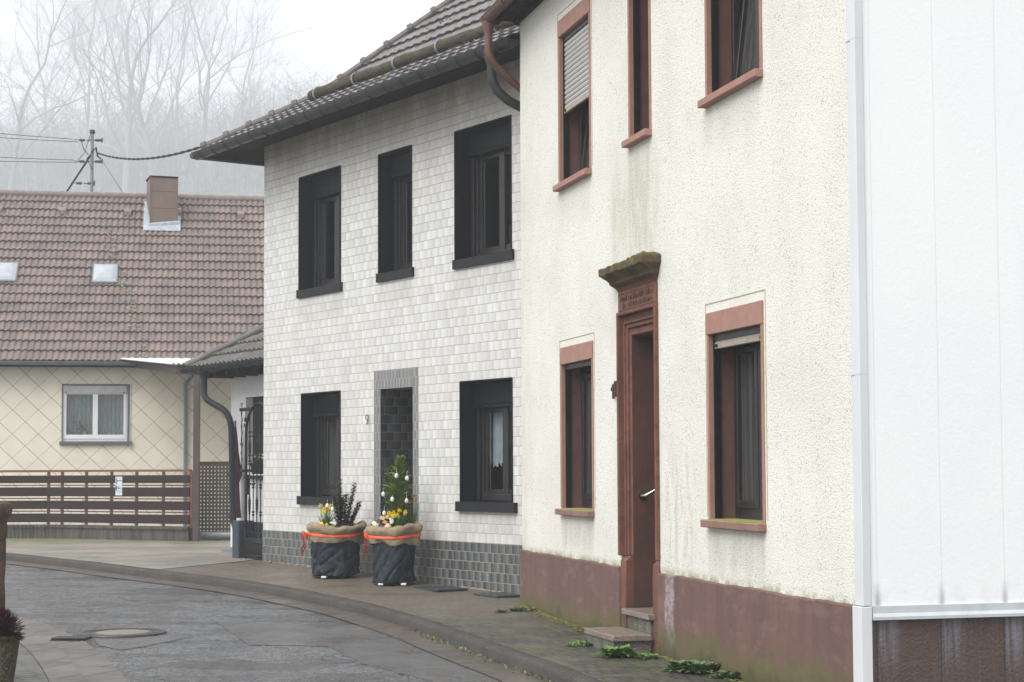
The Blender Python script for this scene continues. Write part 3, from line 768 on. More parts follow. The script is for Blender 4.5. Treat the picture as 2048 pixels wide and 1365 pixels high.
def cream_window(op, top=False, mull=True, tilt=0, shutter=None, moss=False, lint=.16):
    a, b, c, d = op
    mb = MB(); o0, o1 = a - SW, b + SW
    for (x0, x1) in ((o0, a), (b, o1)): mb.bevbox(x0 + .001, x1, -.24, .010, c - .02, d, .003)
    mb.bevbox(o0 + .001, o1 - .001, -.24, .016, d, d + lint, .004)
    w_ = mb.build("window", G['trim'], ch)
    for x0, x1 in ((a, a + .003), (b - .003, b)):
        mb = MB(); mb.box(x0, x1, -.19, -.078, c + .001, d - .001); mb.build("reveal_lining", G['jamb'], w_)
    mb = MB()
    mb.bevbox(a - .045, b + .055, -.22, .066, c - .055, c, .005)
    if moss:
        mb.bevbox(a, b, -.2, .02, c - .002, c + .006, .003)
    mb.build("sill", G['trim_moss'] if moss else G['trim'], w_)
    for x0, x1 in ((a + .0005, a + .022), (b - .022, b - .0005)):
        mb = MB(); mb.prism([(-.075, c + .001), (-.045, c + .001), (-.045, c + .004), (-.04, c + .004), (-.04, c + .001), (-.028, c + .001), (-.028, d - .001), (-.075, d - .001)], 'x', x0, x1)
        mb.build("guide_rail", G['dark_rail'], w_)
    yb = -.185; mb = MB(); f = .045
    def frame(mb, a, b, c, d, f, y0, y1, fb=None):
        fb = fb or f
        mb.bevbox(a, a + f, y0, y1, c, d, .004); mb.bevbox(b - f, b, y0, y1, c, d, .004)
        mb.bevbox(a + f, b - f, y0, y1, d - f, d, .004); mb.bevbox(a + f, b - f, y0, y1, c, c + fb, .004)
    frame(mb, a + .001, b - .001, c + .001, d - .001, f, yb - .06, yb, .085)
    mids = [((a + b) / 2)] if mull else []
    for m in mids: mb.bevbox(m - .03, m + .03, yb - .058, yb + .004, c + .06, d - f, .004)
    # roller box slat visible at the head
    mb.bevbox(a + .001, b - .001, -.09, -.03, d - .05, d - .001, .004)
    mb.build("frame", G['dark_frame'], w_)
    edges = [a + f] + mids + [b - f]
    for i in range(len(edges) - 1):
        x0, x1 = edges[i] + (.02 if i else 0), edges[i + 1] - (.02 if i < len(edges) - 2 else 0)
        z0, z1 = c + .085, d - f - .05
        ms = MB(); frame(ms, x0, x1, z0, z1, .05, yb - .052, yb + .012, .055)
        gl = MB(); gl.box(x0 + .045, x1 - .045, yb - .03, yb - .022, z0 + .05, z1 - .045)
        if tilt:
            rot = Matrix.Translation((0, yb - .02, z0)) @ Matrix.Rotation(R(tilt), 4, 'X') @ Matrix.Translation((0, -(yb - .02), -z0))
            ms.v = [tuple(rot @ Vector(v)) for v in ms.v]; gl.v = [tuple(rot @ Vector(v)) for v in gl.v]
        ms.build("sash", G['dark_frame'], w_); gl.build("glass_pane", G['glass_cream'], w_)
    mb = MB()
    mb.box(a, b, -1.3, -1.29, c, d); mb.box(a - .012, a - .002, -1.3, -.245, c, d); mb.box(b + .002, b + .012, -1.3, -.245, c, d)
    mb.box(a, b, -1.3, -.245, d + .001, d + .01); mb.box(a, b, -1.3, -.245, c - .03, c - .02)
    mb.build("room", G['room'], w_)
    if shutter:
        mb = MB(); n = max(2, int(round((d - shutter) / .046)))
        for k in range(n):
            z1 = d - .01 - k * (d - shutter) / n; z0 = z1 - (d - shutter) / n
            P = [(-.052, z0 + .003), (-.042, z0 + .008), (-.037, (z0 + z1) / 2), (-.040, z1 - .007), (-.052, z1 - .001), (-.056, z1 - .001), (-.056, z0 + .003)]
            mb.prism(P, 'x', a + .012, b - .012)
        mb.build("roller_shutter", G['shutter'], w_)
        mb = MB(); mb.bevbox(a + .012, b - .012, -.062, -.032, shutter - .045, shutter, .004)
        er = mb.build("end_rail", G['shutter_end'], w_)
        for xc in (a + .07, b - .07):
            mb = MB(); mb.lathe([(.012, 0), (.012, .014)], (0, 0, 0), 10)
            mb.v = [(x + xc, -.031 + z, shutter - .024 + y) for x, y, z in mb.v]
            mb.build("stopper", G['dark_rail'], w_)
    return w_
w1 = cream_window(Gr_, shutter=2.34, moss=True)
w2 = cream_window(Gl_, moss=True)
w3 = cream_window(Ul_, tilt=7, shutter=4.84)
w4 = cream_window(Um_, mull=False, lint=.16)
w5 = cream_window(Ur_, tilt=7)
w1['label'] = "window with grey shutter just lowered at its head"; w3['label'] = "window with pale roller shutter half down"
# scored plaster lines over the lintels
oc_ = gm("ochre_scored_edge", (.45, .38, .2), .9)
for (a, b, c, d) in (Gr_, Gl_, Ul_):
    mb = MB(); z = d + .16 + .065
    mb.box(a - .07, b + .07, .0005, .0035, z, z + .006)
    mb.box(a - .073, a - .068, .0005, .0035, c + .02, z); mb.box(b + .068, b + .073, .0005, .0035, c + .02, z)
    mb.build("plaster_edge_line", oc_, ch)


# door surround
def ushape(mb, s0, s1, zt, zb, ws, wt, y0, y1):
    mb.bevbox(s0, s0 + ws, y0, y1, zb, zt, .006); mb.bevbox(s1 - ws, s1, y0, y1, zb, zt, .006)
    mb.bevbox(s0 + ws - .001, s1 - ws + .001, y0, y1, zt - wt, zt, .006)
mb = MB()
S0, S1 = 3.495, 4.475
q_, zt_ = 0.0, 2.742
for ws, wt, y1 in ((.034, .032, .034), (.040, .055, -.020), (.020, .018, -.004), (.030, .036, -.022), (.041, .062, -.045)):
    ushape(mb, S0 + q_, S1 - q_, zt_, .70, ws, wt, -.45, y1); q_ += ws; zt_ -= wt
ds = mb.build("door_surround", G['sandstone'], ch)
mb = MB()
for (a, b) in ((S0 + .005, S0 + .155), (S1 - .155, S1 - .005)):
    mb = MB(); mb.loft([[(a, -.45, z), (b, -.45, z), (b, q, z), (a, q, z)] for z, q in ((-.35, .014), (.55, .014), (.66, .008), (.70, -.03))], True, True)
    mb.build("pedestal_block", G['sandstone'], ds)
mb = MB(); mb.bevbox(S0 + .012, S1 - .012, -.3, .018, 2.742, 2.912, .004)
fz = mb.build("frieze", G['sandstone'], ds)
mb = MB()
mb.box(S0 + .03, S1 - .03, .0185, .021, 2.748, 2.754); mb.box(S0 + .03, S1 - .03, .0185, .021, 2.885, 2.890)
# carved old inscription: worn letter strokes in two lines
def stroke(x0, z0, x1, z1, w_=.0045):
    d = Vector((x1 - x0, z1 - z0)); L = d.length
    if L < 1e-6: return
    d /= L; n = Vector((-d.y, d.x)) * w_
    P = [(x0 - n.x, z0 - n.y), (x1 - n.x, z1 - n.y), (x1 + n.x, z1 + n.y), (x0 + n.x, z0 + n.y)]
    mb.prism(P, 'y', .0185, .0205)
rs = random.Random(3)
def letters(x_from, x_to, zb, zt):
    x = x_from
    while x > x_to:
        h = zt - zb; tall = rs.random() < .35; w_ = rs.uniform(.016, .026)
        z1 = zt if tall else zt - h * .3
        for k in range(rs.choice((1, 2, 2, 3))):
            xx = x - k * w_ * .5; stroke(xx, zb, xx - .003, z1, .0032)
        if rs.random() < .6: stroke(x, z1 - .006, x - w_ * .7, z1, .003)
        if rs.random() < .5: stroke(x, zb + .004, x - w_ * .7, zb + .001, .003)
        x -= w_ + .018
        if rs.random() < .12: x -= .03
letters(4.38, 3.58, 2.825, 2.872)
letters(4.33, 3.60, 2.768, 2.808)
mb.build("inscription", G['engrave'], fz)
mb = MB()
lv = [(2.910, .016, -.005), (2.925, .022, 0), (2.945, .034, .01), (2.962, .058, .024), (2.972, .072, .034), (2.978, .078, .04), (2.990, .080, .042), (3.004, .088, .046), (3.022, .108, .058), (3.036, .130, .07), (3.046, .142, .078), (3.054, .158, .088), (3.062, .160, .09), (3.108, .162, .092), (3.118, .155, .086), (3.135, -.02, .02)]
rings = []
for (z, fy, sx) in lv:
    pts = []
    a, b = S0 - sx + .012, S1 + sx - .012
    n = 14
    for i in range(n + 1):
        s = lerp(a, b, i / n); wob = .003 * math.sin(s * 31) + .002 * math.sin(s * 67) if z > 3.04 else 0
        pts.append((s, fy + wob, z + wob))
    pts = [(a, -.2, z)] + pts + [(b, -.2, z)]
    rings.append(pts)
mb.loft(rings, True, True)
cn = mb.build("cornice", G['cornice'], ds)
mb = MB()
for k in range(130):
    t = rnd.random() ** 1.8; s = lerp(3.44, 4.2, t); y = rnd.uniform(.03, .15)
    h = rnd.uniform(.006, .022) * (1.1 - t); mb.ball((s, y, 3.12 + h * .2), h, 4, .9)
mb.build("moss_tufts", G['moss'], cn)['kind'] = 'stuff'
for x0, x1 in ((S1 - .169, S1 - .166), (S0 + .166, S0 + .169)):
    mb = MB(); mb.box(x0, x1, -.38, -.050, .275, 2.53); mb.build('jamb_face', G['sandstone_dark'], ds)
# door leaf and threshold
mb = MB(); mb.bevbox(3.665, 4.305, -.43, -.385, .27, 2.535, .004)
for z0, z1 in ((.4, 1.1), (1.2, 2.3)):
    mb.bevbox(3.80, 4.17, -.386, -.372, z0, z1, .008)
dl = mb.build("door", G['dark_frame'], ch)
mb = MB(); mb.tube([(3.76, -.37, 1.25), (3.76, -.31, 1.25), (3.87, -.31, 1.25)], .012, 8); mb.build("handle", G['steel'], dl)
# grab rail on the far jamb
mb = MB()
js = S1 - .170
x = js - .0
mb.tube([(x, -.13, 1.20), (x - .012, -.13, 1.20)], .036, 20)
mb.tube([(x - .010, -.13, 1.20), (x - .045, -.13, 1.20), (x - .060, -.14, 1.205), (x - .068, -.17, 1.22), (x - .070, -.34, 1.31)], .0125, 14)
mb.build("grab_rail", G['steel'], ch, True, 40)
# steps
mb = MB(); mb.box(3.66, 4.24, -.34, .03, -.2, .227); mb.build("step", G['granite_side'], ch)
st = [o for o in bpy.data.objects if o.name == "step"][0]
mb = MB(); mb.bevbox(3.615, 4.292, -.40, .065, .228, .273, .004); mb.build("slab", G['granite'], st)
mb = MB(); mb.box(3.63, 4.35, .041, .35, -.25, .068); st2 = mb.build("step", G['granite_side'], ch)
mb = MB(); mb.bevbox(3.60, 4.378, .040, .365, .069, .113, .004); mb.build("slab", G['granite'], st2)
# wrought numerals beside the door: 11
mb = MB()
def numeral_one(s0, z0, h):
    mb.box(s0 - .012, s0 + .010, .012, .030, z0, z0 + h)
    P = [(s0 + .010, z0 + h), (s0 + .055, z0 + h * .62), (s0 + .045, z0 + h * .55), (s0 + .004, z0 + h * .8)]
    mb.prism(P, 'y', .014, .028); mb.box(s0 - .008, s0 + .004, 0, .014, z0 + h * .3, z0 + h * .4)
numeral_one(4.60, 2.02, .125); numeral_one(4.545, 2.035, .135)
mb.build("house_number", G['rust'], ch)
# roof with soffit and gutter
mb = MB()
ev = .22
mb.prism([(ev, 6.16), (ev, 6.24), (-4.6, 10.75), (-9.7, 6.24), (-9.7, 6.16), (-4.6, 10.6)], 'x', -.25, 7.80)
rf = mb.build("roof", G['roof_tile'], ch)
mb = MB(); mb.box(.0, 7.78, -.02, ev - .02, 6.07, 6.10); mb.box(.0, 7.78, .006, .05, 6.03, 6.07)
mb.bevbox(-.2, 7.80, ev - .02, ev + .02, 6.03, 6.19, .004)
mb.box(7.70, 7.93, -9.5, -.02, 6.07, 6.10)
mb.build("soffit", G['soffit'], ch)
def half_gutter(mb, s0, s1, yc, zt, r, n=10, t=.004):
    P = []
    for i in range(n + 1):
        a = math.pi * i / n; P.append((yc + r * math.cos(a), zt - r * math.sin(a)))
    Q = [(yc + (r - t) * math.cos(math.pi * i / n), zt - (r - t) * math.sin(math.pi * i / n)) for i in range(n, -1, -1)]
    P = [(yc + r + .008, zt + .006), (yc + r + .008, zt - .004)] + P
    mb.prism(P + Q, 'x', s0, s1)
    for s in (s0, s1): mb.prism([(u, v) for u, v in P[2:]], 'x', s - .002, s + .002)
mb = MB(); half_gutter(mb, -.2, 7.90, ev + .09, 6.11, .065)
for k in range(11):
    s = .2 + k * .76; P = [(s, ev + .09 + .069 * math.cos(a), 6.11 - .069 * math.sin(a)) for a in [math.pi * i / 8 for i in range(9)]]
    mb.tube(P, .006, 4)
gt = mb.build("gutter", G['copper'], ch, True, 40)
mb = MB()
mb.lathe([(.065, 0), (.064, -.05), (.042, -.12), (.038, -.16)], (7.80, ev + .09, 6.06), 16)
mb.tube([tuple(q) for q in smoothline([(7.80, ev + .09, 5.93), (7.80, ev + .09, 5.72), (7.82, ev + .03, 5.62), (7.86, .05, 5.46), (7.88, -.10, 5.36), (7.88, -.16, 5.25), (7.88, -.16, 0.1)], 2)], .038, 14)
mb.build("downpipe", G['copper'], ch, True, 50)

# ------------------------------------------------------------------ tiled house
dt = Vector((-.56343936, .82615742)); Pt = Vector((.09820766, 19.0))
th = empty("tiled_house", (Pt.x, Pt.y, 0), math.atan2(dt.y, dt.x), "house clad in pale glazed tiles with black framed windows and grey tile base", "house")
T1, T2, T3, T4, T5 = (4.06, 5.22, 3.815, 5.34), (2.29, 3.09, 3.835, 5.33), (.165, 1.325, 3.825, 5.33), (4.065, 5.14, 1.07, 2.437), (.165, 1.225, 1.05, 2.428)
TD = (2.275, 3.045, .0, 2.415)
E0, E1 = -.9, 6.275
ops = [T1, T2, T3, T4, T5, TD]
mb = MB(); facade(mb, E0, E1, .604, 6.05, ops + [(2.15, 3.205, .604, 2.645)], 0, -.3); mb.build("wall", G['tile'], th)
mb = MB(); facade(mb, E0, E1 + .004, -.3, .604, [(2.275, 3.045, -.3, .604)], .006, -.3); mb.build("plinth", G['tile_dark'], th)
mb = MB(); facade(mb, 2.15, 3.205, .604, 2.645, [(2.275, 3.045, .604, 2.415)], .004, -.04); mb.build("door_tile_surround", G['tile_door'], th)
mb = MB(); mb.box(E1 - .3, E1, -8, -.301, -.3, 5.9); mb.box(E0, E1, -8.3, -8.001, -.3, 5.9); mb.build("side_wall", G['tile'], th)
# doorway recess
mb = MB()
mb.box(3.046, 3.10, -1.2, -.305, -.2, 2.42); mb.box(2.22, 2.274, -1.2, -.305, -.2, 2.42); mb.box(2.2, 3.1, -1.2, -.305, 2.416, 2.46)
mb.box(3.046 - .004, 3.046, -.31, .0015, -.2, 2.415)
mb.build("doorway_lining", G['tile_jamb'], th)
mb = MB(); mb.bevbox(2.28, 3.04, -1.18, -1.12, .1, 2.41, .004); mb.bevbox(2.45, 2.87, -1.125, -1.11, .9, 2.2, .01)
dl2 = mb.build("door", G['anthracite'], th)
mb = MB(); mb.tube([(2.36, -1.11, 1.15), (2.36, -1.05, 1.15), (2.48, -1.05, 1.15)], .012, 8); mb.build("handle", G['steel'], dl2)
mb = MB(); mb.bevbox(2.25, 3.07, -1.2, .03, -.1, gp(20.6) + .05, .004); mb.build("threshold", G['tile_dark'], th)

def tile_window(op, kind):
    a, b, c, d = op; D = -.27
    mb = MB(); t = .012
    mb.box(a - .004, a + t, D, .012, c, d); mb.box(b - t, b + .004, D, .012, c, d)
    mb.box(a + t, b - t, D, .0125, d - t, d + .004); mb.box(a + t, b - t, D, .005, c - .01, c + t)
    w_ = mb.build("window", G['anthracite'], th)
    mb = MB()
    pr, ea, eb = (.036, .045, .004) if c > 3 else (.052, .085, .03)
    P = [(-.01, c - .1), (pr - .004, c - .1), (pr, c - .005), (pr, c), (-.01, c + .006)]
    mb.prism(P, 'x', a - ea, b + eb)
    mb.bevbox(a - ea - .004, a - ea, -.01, pr + .003, c - .1, c + .012, .001); mb.bevbox(b + eb, b + eb + .004, -.01, pr + .003, c - .1, c + .012, .001)
    mb.build("sill", G['anth_sill'], w_)
    mb = MB(); bx = .24 if c > 3 else .26
    mb.bevbox(a + t, b - t, D - .0, D + .09, d - bx, d - t, .006); mb.bevbox(a + t, b - t, D, D + .105, d - bx - .045, d - bx - .002, .004)
    mb.build("shutter_box", G['anthracite'], w_)
    for x0, x1 in ((a + t, a + t + .05), (b - t - .05, b - t)):
        mb = MB(); mb.bevbox(x0, x1, D + .02, D + .06, c + t, d - bx - .05, .003); mb.build("guide_rail", G['dark_frame'], w_)
    y0 = D - .06; mb = MB(); x0, x1, z0, z1 = a + .03, b - .03, c + .02, d - bx + .02
    f = .06
    for q in range(2):
        g_ = q * .055; yy = D + .0 - q * .004 + .02 * (1 - q)
        mb.bevbox(x0 + g_, x0 + g_ + f, y0, yy, z0 + g_, z1 - g_, .004); mb.bevbox(x1 - g_ - f, x1 - g_, y0, yy, z0 + g_, z1 - g_, .004)
        mb.bevbox(x0 + g_ + f, x1 - g_ - f, y0, yy, z0 + g_, z0 + g_ + f * 1.2, .004); mb.bevbox(x0 + g_ + f, x1 - g_ - f, y0, yy, z1 - g_ - f, z1 - g_, .004)
    if b - a > .9:
        m = (a + b) / 2 - .0; mb.bevbox(m - .055, m + .055, y0, D + .012, z0 + f, z1 - f, .004)
    mb.build("frame", G['dark_frame'], w_)
    mb = MB(); mb.box(x0 + .12, x1 - .12, D - .045, D - .035, z0 + .12, z1 - .12)
    mb.build("glass_pane", G['clear'], w_)
    mb = MB(); mb.box(x0 - .1, x1 + .1, -1.5, -1.49, z0 - .1, z1 + .1); mb.box(x0 - .11, x0 - .1, -1.5, D - .07, z0 - .1, z1 + .1); mb.box(x1 + .1, x1 + .11, -1.5, D - .07, z0 - .1, z1 + .1)
    mb.box(x0 - .1, x1 + .1, -1.5, D - .07, z1 + .1, z1 + .11); mb.box(x0 - .1, x1 + .1, -1.5, D - .07, z0 - .11, z0 - .1)
    mb.build("room", G['room'], w_)
    def folds(s0, s1, zt, zb, y, mat, name, amp=.018, per=.07, scallop=0):
        mb = MB(); n = 60; rings = [[], [], []]
        for i in range(n + 1):
            s = lerp(s0, s1, i / n); yy = y + amp * math.sin(s / per * 6.283) + .4 * amp * math.sin(s / per * 2.7)
            sc = abs(math.sin(s / .075 * math.pi)) * scallop
            rings[0].append((s, yy, zt)); rings[1].append((s, yy * 1.0, (zt + zb) / 2)); rings[2].append((s, yy, zb - sc))
        mb.loft(rings, False); mb.build(name, mat, w_, True)
    if kind == 'lace': folds(x0 + .12, x1 - .05, z1 - .1, z0 + .45, D - .10, G['lace'], "lace_curtain", .01, .06, .07)
    if kind == 'curtain': folds((x0 + x1) / 2 - .1, x1 - .26, z1 - .1, z0 + .1, D - .12, G['curtain'], "curtain", .03, .12)
    if kind == 'dim': folds((x0 + x1) / 2 - .1, x1 - .1, z1 - .1, z0 + .1, D - .10, G['dimcurtain'], "curtain", .02, .15)
    if kind == 'lamp':
        mb = MB(); mb.lathe([(.085, 0), (.10, .06), (.095, .16), (.07, .24)], (x0 + .58, D - .16, z0 + .12), 20); mb.build("lamp_shade", G['lamp'], w_, True, 50)
        folds(x0 + .02, x0 + .14, z1 - .1, z0 + .1, D - .16, G['curtain'], "curtain", .03, .1)
    return w_
tile_window(T1, 'curtain'); tile_window(T2, ''); tile_window(T3, 'lamp'); tile_window(T4, 'dim'); tile_window(T5, 'lace')
# bronze 9
mb = MB(); pts = []
sc, zc = 3.335, 2.075
for i in range(15):
    a = 6.2832 * i / 14; pts.append((sc + .030 * math.cos(a), .028, zc + .033 * math.sin(a)))
mb.tube(pts, .007, 6); mb.tube([(sc - .030, .028, zc), (sc - .028, .028, zc - .03), (sc - .012, .028, zc - .065), (sc + .012, .028, zc - .085)], .007, 6)
mb.tube([(sc, 0, zc + .03), (sc, .026, zc + .03)], .003, 5)
mb.build("house_number", G['bronze'], th, True)

# hipped roof: kicked eaves
EY, EZ = .64, 5.87
def z_of(t): return EZ + (.57 * t if t < 1.25 else .57 * 1.25 + .93 * (t - 1.25))
Tmax = 4.2
def proft(v):
    L1_ = 1.25 * math.hypot(1, .57)
    if v is None: return L1_ + (Tmax - 1.25) * math.hypot(1, .93)
    if v < L1_: t = v / math.hypot(1, .57); m = .57
    else: t = 1.25 + (v - L1_) / math.hypot(1, .93); m = .93
    l = math.hypot(1, m)
    return (EY - t, z_of(t) + .035, m / l, 1 / l)
def tv(v):
    L1_ = 1.25 * math.hypot(1, .57)
    return v / math.hypot(1, .57) if v < L1_ else 1.25 + (v - L1_) / math.hypot(1, .93)
mb = MB(); tile_field(mb, -.9, 6.9, proft, .325, .2, .018, .03, trim=lambda v: (-5, 6.91 - tv(v) + .03), wt=.2)
rf = mb.build("roof", G['roof_tile'], th)
mb = MB()
H = 6.91
for (t0, t1) in ((0, 1.25), (1.25, Tmax)):   # deck and the left hip slope
    mb.quad((-.9, EY - t0, z_of(t0)), (H - t0, EY - t0, z_of(t0)), (H - t1, EY - t1, z_of(t1)), (-.9, EY - t1, z_of(t1)))
    mb.quad((H - t0, EY - t0, z_of(t0) + .03), (H - t0, -8.9 + t0, z_of(t0) + .03), (H - t1, -8.9 + t1, z_of(t1) + .03), (H - t1, EY - t1, z_of(t1) + .03))
    mb.quad((-.9, -8.9 + t0, z_of(t0)), (H - t0, -8.9 + t0, z_of(t0)), (H - t1, -8.9 + t1, z_of(t1)), (-.9, -8.9 + t1, z_of(t1)))
mb.build("roof_deck", G['roof_tile'], rf)
mb = MB(); t = 0.0; k = 0
def hip_pt(t): return Vector((H - t, EY - t, z_of(t) + .065))
ln = 0; 
while t < Tmax - .2:
    t2 = t + .235; a, b = hip_pt(t), hip_pt(t2)
    d = (b - a).normalized()
    mb.tube([a, a + d * .02, a + d * .07, a + d * .085, b + d * .01], [.085, .092, .088, .066, .060], 12)
    t = t2
mb.build("hip_caps", G['cap'], rf, True, 40)
mb = MB()
mb.quad((-.9, 0, 5.925), (E1, 0, 5.925), (H - .04, EY - .04, 5.80), (-.9, EY - .04, 5.80))
mb.quad((E1 + .0, 0, 5.925), (E1, -8.3, 5.925), (H - .04, -8.9, 5.80), (H - .04, EY - .04, 5.80))
mb.box(-.9, H - .03, EY - .05, EY - .02, 5.80, 5.885); mb.box(H - .06, H - .03, -8.9, EY - .051, 5.80, 5.885)
mb.build("soffit", G['soffit'], th)
mb = MB(); half_gutter(mb, -.9, H + .06, EY + .06, 5.865, .09)
for k in range(20):
    s = -.7 + k * .39; mb.tube([(s, EY + .06 + .094 * math.cos(a), 5.865 - .094 * math.sin(a)) for a in [math.pi * i / 10 for i in range(11)]], .005, 4)
mb.build("gutter", G['slate_pipe'], th, True, 45)
mb = MB(); half_gutter(mb, -.02, 9.4, 0, 0, .078); mb.v = [(H + .055 - 0 + y * 1.0, EY + .12 - x, 5.862 + z) for x, y, z in mb.v]
mb.build("side_gutter", G['slate_pipe'], th, True, 45)
mb = MB(); s_ = -.49
mb.lathe([(.09, 0), (.085, -.07), (.052, -.16), (.05, -.22)], (s_, EY + .055, 5.84), 16)
mb.tube([(s_, EY + .055, 5.66), (s_, EY + .05, 5.52), (s_ - .02, EY, 5.40), (s_ - .06, EY - .12, 5.30), (s_ - .11, EY - .30, 5.22), (s_ - .16, .2, 5.14), (s_ - .2, .09, 5.0), (s_ - .2, .09, .1)], .05, 14)
mb.build("downpipe", G['slate_pipe'], th, True, 50)
# snow log with hooks
mb = MB(); ly, lz = EY - .86, 6.485
pts, rr = [], []
for i in range(40):
    s = lerp(5.27, -.85, i / 39); pts.append((s, ly + .006 * math.sin(i * 1.3), lz + .008 * math.sin(i * .9))); rr.append(.078 + .006 * math.sin(i * 2.1))
mb.tube(pts, rr, 14)
lg = mb.build("snow_log", G['log'], th, True, 50)
for s in (5.08, 4.02, 2.98, 1.97, .72):
    mb = MB(); P = []
    for i in range(13):
        a = R(-120 + 250 * i / 12); P.append((s, ly + .092 * math.cos(a), lz + .092 * math.sin(a)))
    P.append((s, P[-1][1] - .07, P[-1][2] - .005))
    for q in range(len(P) - 1):
        a, b = Vector(P[q]), Vector(P[q + 1]); d = (b - a).normalized(); n = Vector((0, -d.z, d.y)) * .005; wx = Vector((.016, 0, 0))
        mb.add([a - wx - n, a + wx - n, a + wx + n, a - wx + n, b - wx - n, b + wx - n, b + wx + n, b - wx + n], [(0, 1, 2, 3), (4, 7, 6, 5), (0, 4, 5, 1), (1, 5, 6, 2), (2, 6, 7, 3), (3, 7, 4, 0)])
    mb.build("hook", G['galv'], lg)
mb = MB()
for k in range(70):
    t_ = rnd.uniform(.1, 2.4); s = rnd.uniform(-.2, 6.2 - t_); v = 0
    for q in range(6):
        mb.ball((s + rnd.uniform(-.04, .04), EY - t_ + rnd.uniform(-.03, .03), z_of(t_) + .055 + rnd.uniform(0, .012)), rnd.uniform(.008, .02), 4, .6)
mb.build("roof_moss", G['moss'], rf)['kind'] = 'stuff'
# mortar strip at the foot
mb = MB()
for k in range(46):
    s = lerp(-.1, 1.9, k / 45) if k < 30 else lerp(3.3, 6.2, (k - 30) / 15)
    y = 19 + .826 * s; mb.ball((s + rnd.uniform(-.02, .02), .012 + rnd.uniform(0, .02), gp(y - .0) + .0), rnd.uniform(.012, .03), 5, .5)
mb.build("mortar_edge", G['mortar'], th)['kind'] = 'stuff'

# ------------------------------------------------------------------ far house
db = Vector((.98242, .18666)); Pf = Vector((-10.26, 35.0))
fh = empty("farther_house", (Pf.x, Pf.y, 0), math.atan2(db.y, db.x), "low house with diamond panel cladding and brown tiled roof behind the board fence", "house")
FW = (1.21, 2.56, 2.02, 3.18)
def flip(mb): mb.v = [(x, -y, z) for x, y, z in mb.v]; return mb
mb = MB(); facade(mb, -5, 6.8, -.1, 3.66, [FW], 0, .25); mb.build("wall", G['diamond'], fh)
mb = MB(); mb.box(6.5, 6.8, .251, 9, -.1, 3.66); mb.box(-5, 6.8, 9, 9.3, -.1, 3.66); mb.prism([(.0, 3.661), (9.3, 3.661), (4.65, 7.5)], 'x', 6.5, 6.79); mb.build("side_wall", G['white_render'], fh)
mb = MB(); a, b, c, d = FW
mb.box(a, a + .012, -.012, .2, c, d); mb.box(b - .055, b, -.012, .2, c, d); mb.box(a + .012, b - .055, -.012, .2, d - .03, d)
wn_ = mb.build("window", G['grey_sill'], fh)
mb = MB(); mb.bevbox(a - .04, b + .04, -.07, .15, c - .065, c, .005); mb.build("sill", G['grey_sill'], wn_)
mb = MB(); x0, x1 = a + .013, b - .056
def fr(mb, x0, x1, z0, z1, f, fb, y0, y1):
    mb.bevbox(x0, x0 + f, y0, y1, z0, z1, .003); mb.bevbox(x1 - f, x1, y0, y1, z0, z1, .003); mb.bevbox(x0 + f, x1 - f, y0, y1, z0, z0 + fb, .003); mb.bevbox(x0 + f, x1 - f, y0, y1, z1 - f, z1, .003)
fr(mb, x0, x1, c + .001, d - .03, .03, .05, .05, .12)
m = (x0 + x1) / 2; mb.build("frame", G['white_pvc'], wn_)
mb = MB(); fr(mb, x0 + .028, m + .005, c + .05, d - .16, .05, .085, .035, .1); mb.build("sash", G['white_pvc'], wn_)
mb = MB(); fr(mb, m + .006, x1 - .028, c + .05, d - .16, .05, .085, .035, .1); mb.build("sash", G['white_pvc'], wn_)
mb = MB(); mb.bevbox(x0 + .02, x1 - .02, .01, .05, d - .19, d - .03, .004); mb.build("roller_shutter", G['box_white'], wn_)
for x in (x0 + .07, x1 - .07):
    mb = MB(); mb.box(x - .012, x + .012, .0, .011, d - .18, d - .155); mb.build("stopper", G['dark_rail'], wn_)
for xa, xb in ((x0 + .07, m - .04), (m + .05, x1 - .07)):
    mb = MB(); mb.box(xa, xb, .07, .076, c + .13, d - .2); mb.build("glass_pane", G['clear'], wn_)
mb = MB(); n = 120; r0, r1 = [], []
for i in range(n + 1):
    s = lerp(x0 + .05, x1 - .05, i / n); y = .2 + .02 * math.sin(s * 75) + .012 * math.sin(s * 31)
    r0.append((s, y, d)); r1.append((s, y, c))
mb.loft([r0, r1], False); mb.build("curtain", G['curtain'], wn_, True)
mb = MB(); mb.box(a, b, .9, .91, c, d); mb.box(a - .01, a, .255, .9, c, d); mb.box(b, b + .01, .255, .9, c, d); mb.box(a, b, .255, .9, d, d + .01); mb.box(a, b, .255, .9, c - .01, c); mb.build("room", G['room'], wn_)
mb = MB(); mb.tube([(b + .0, -.02, 3.2), (b, -.02, 1.85)], .006, 5); mb.build("hanging_cord", G['white_pvc'], wn_)
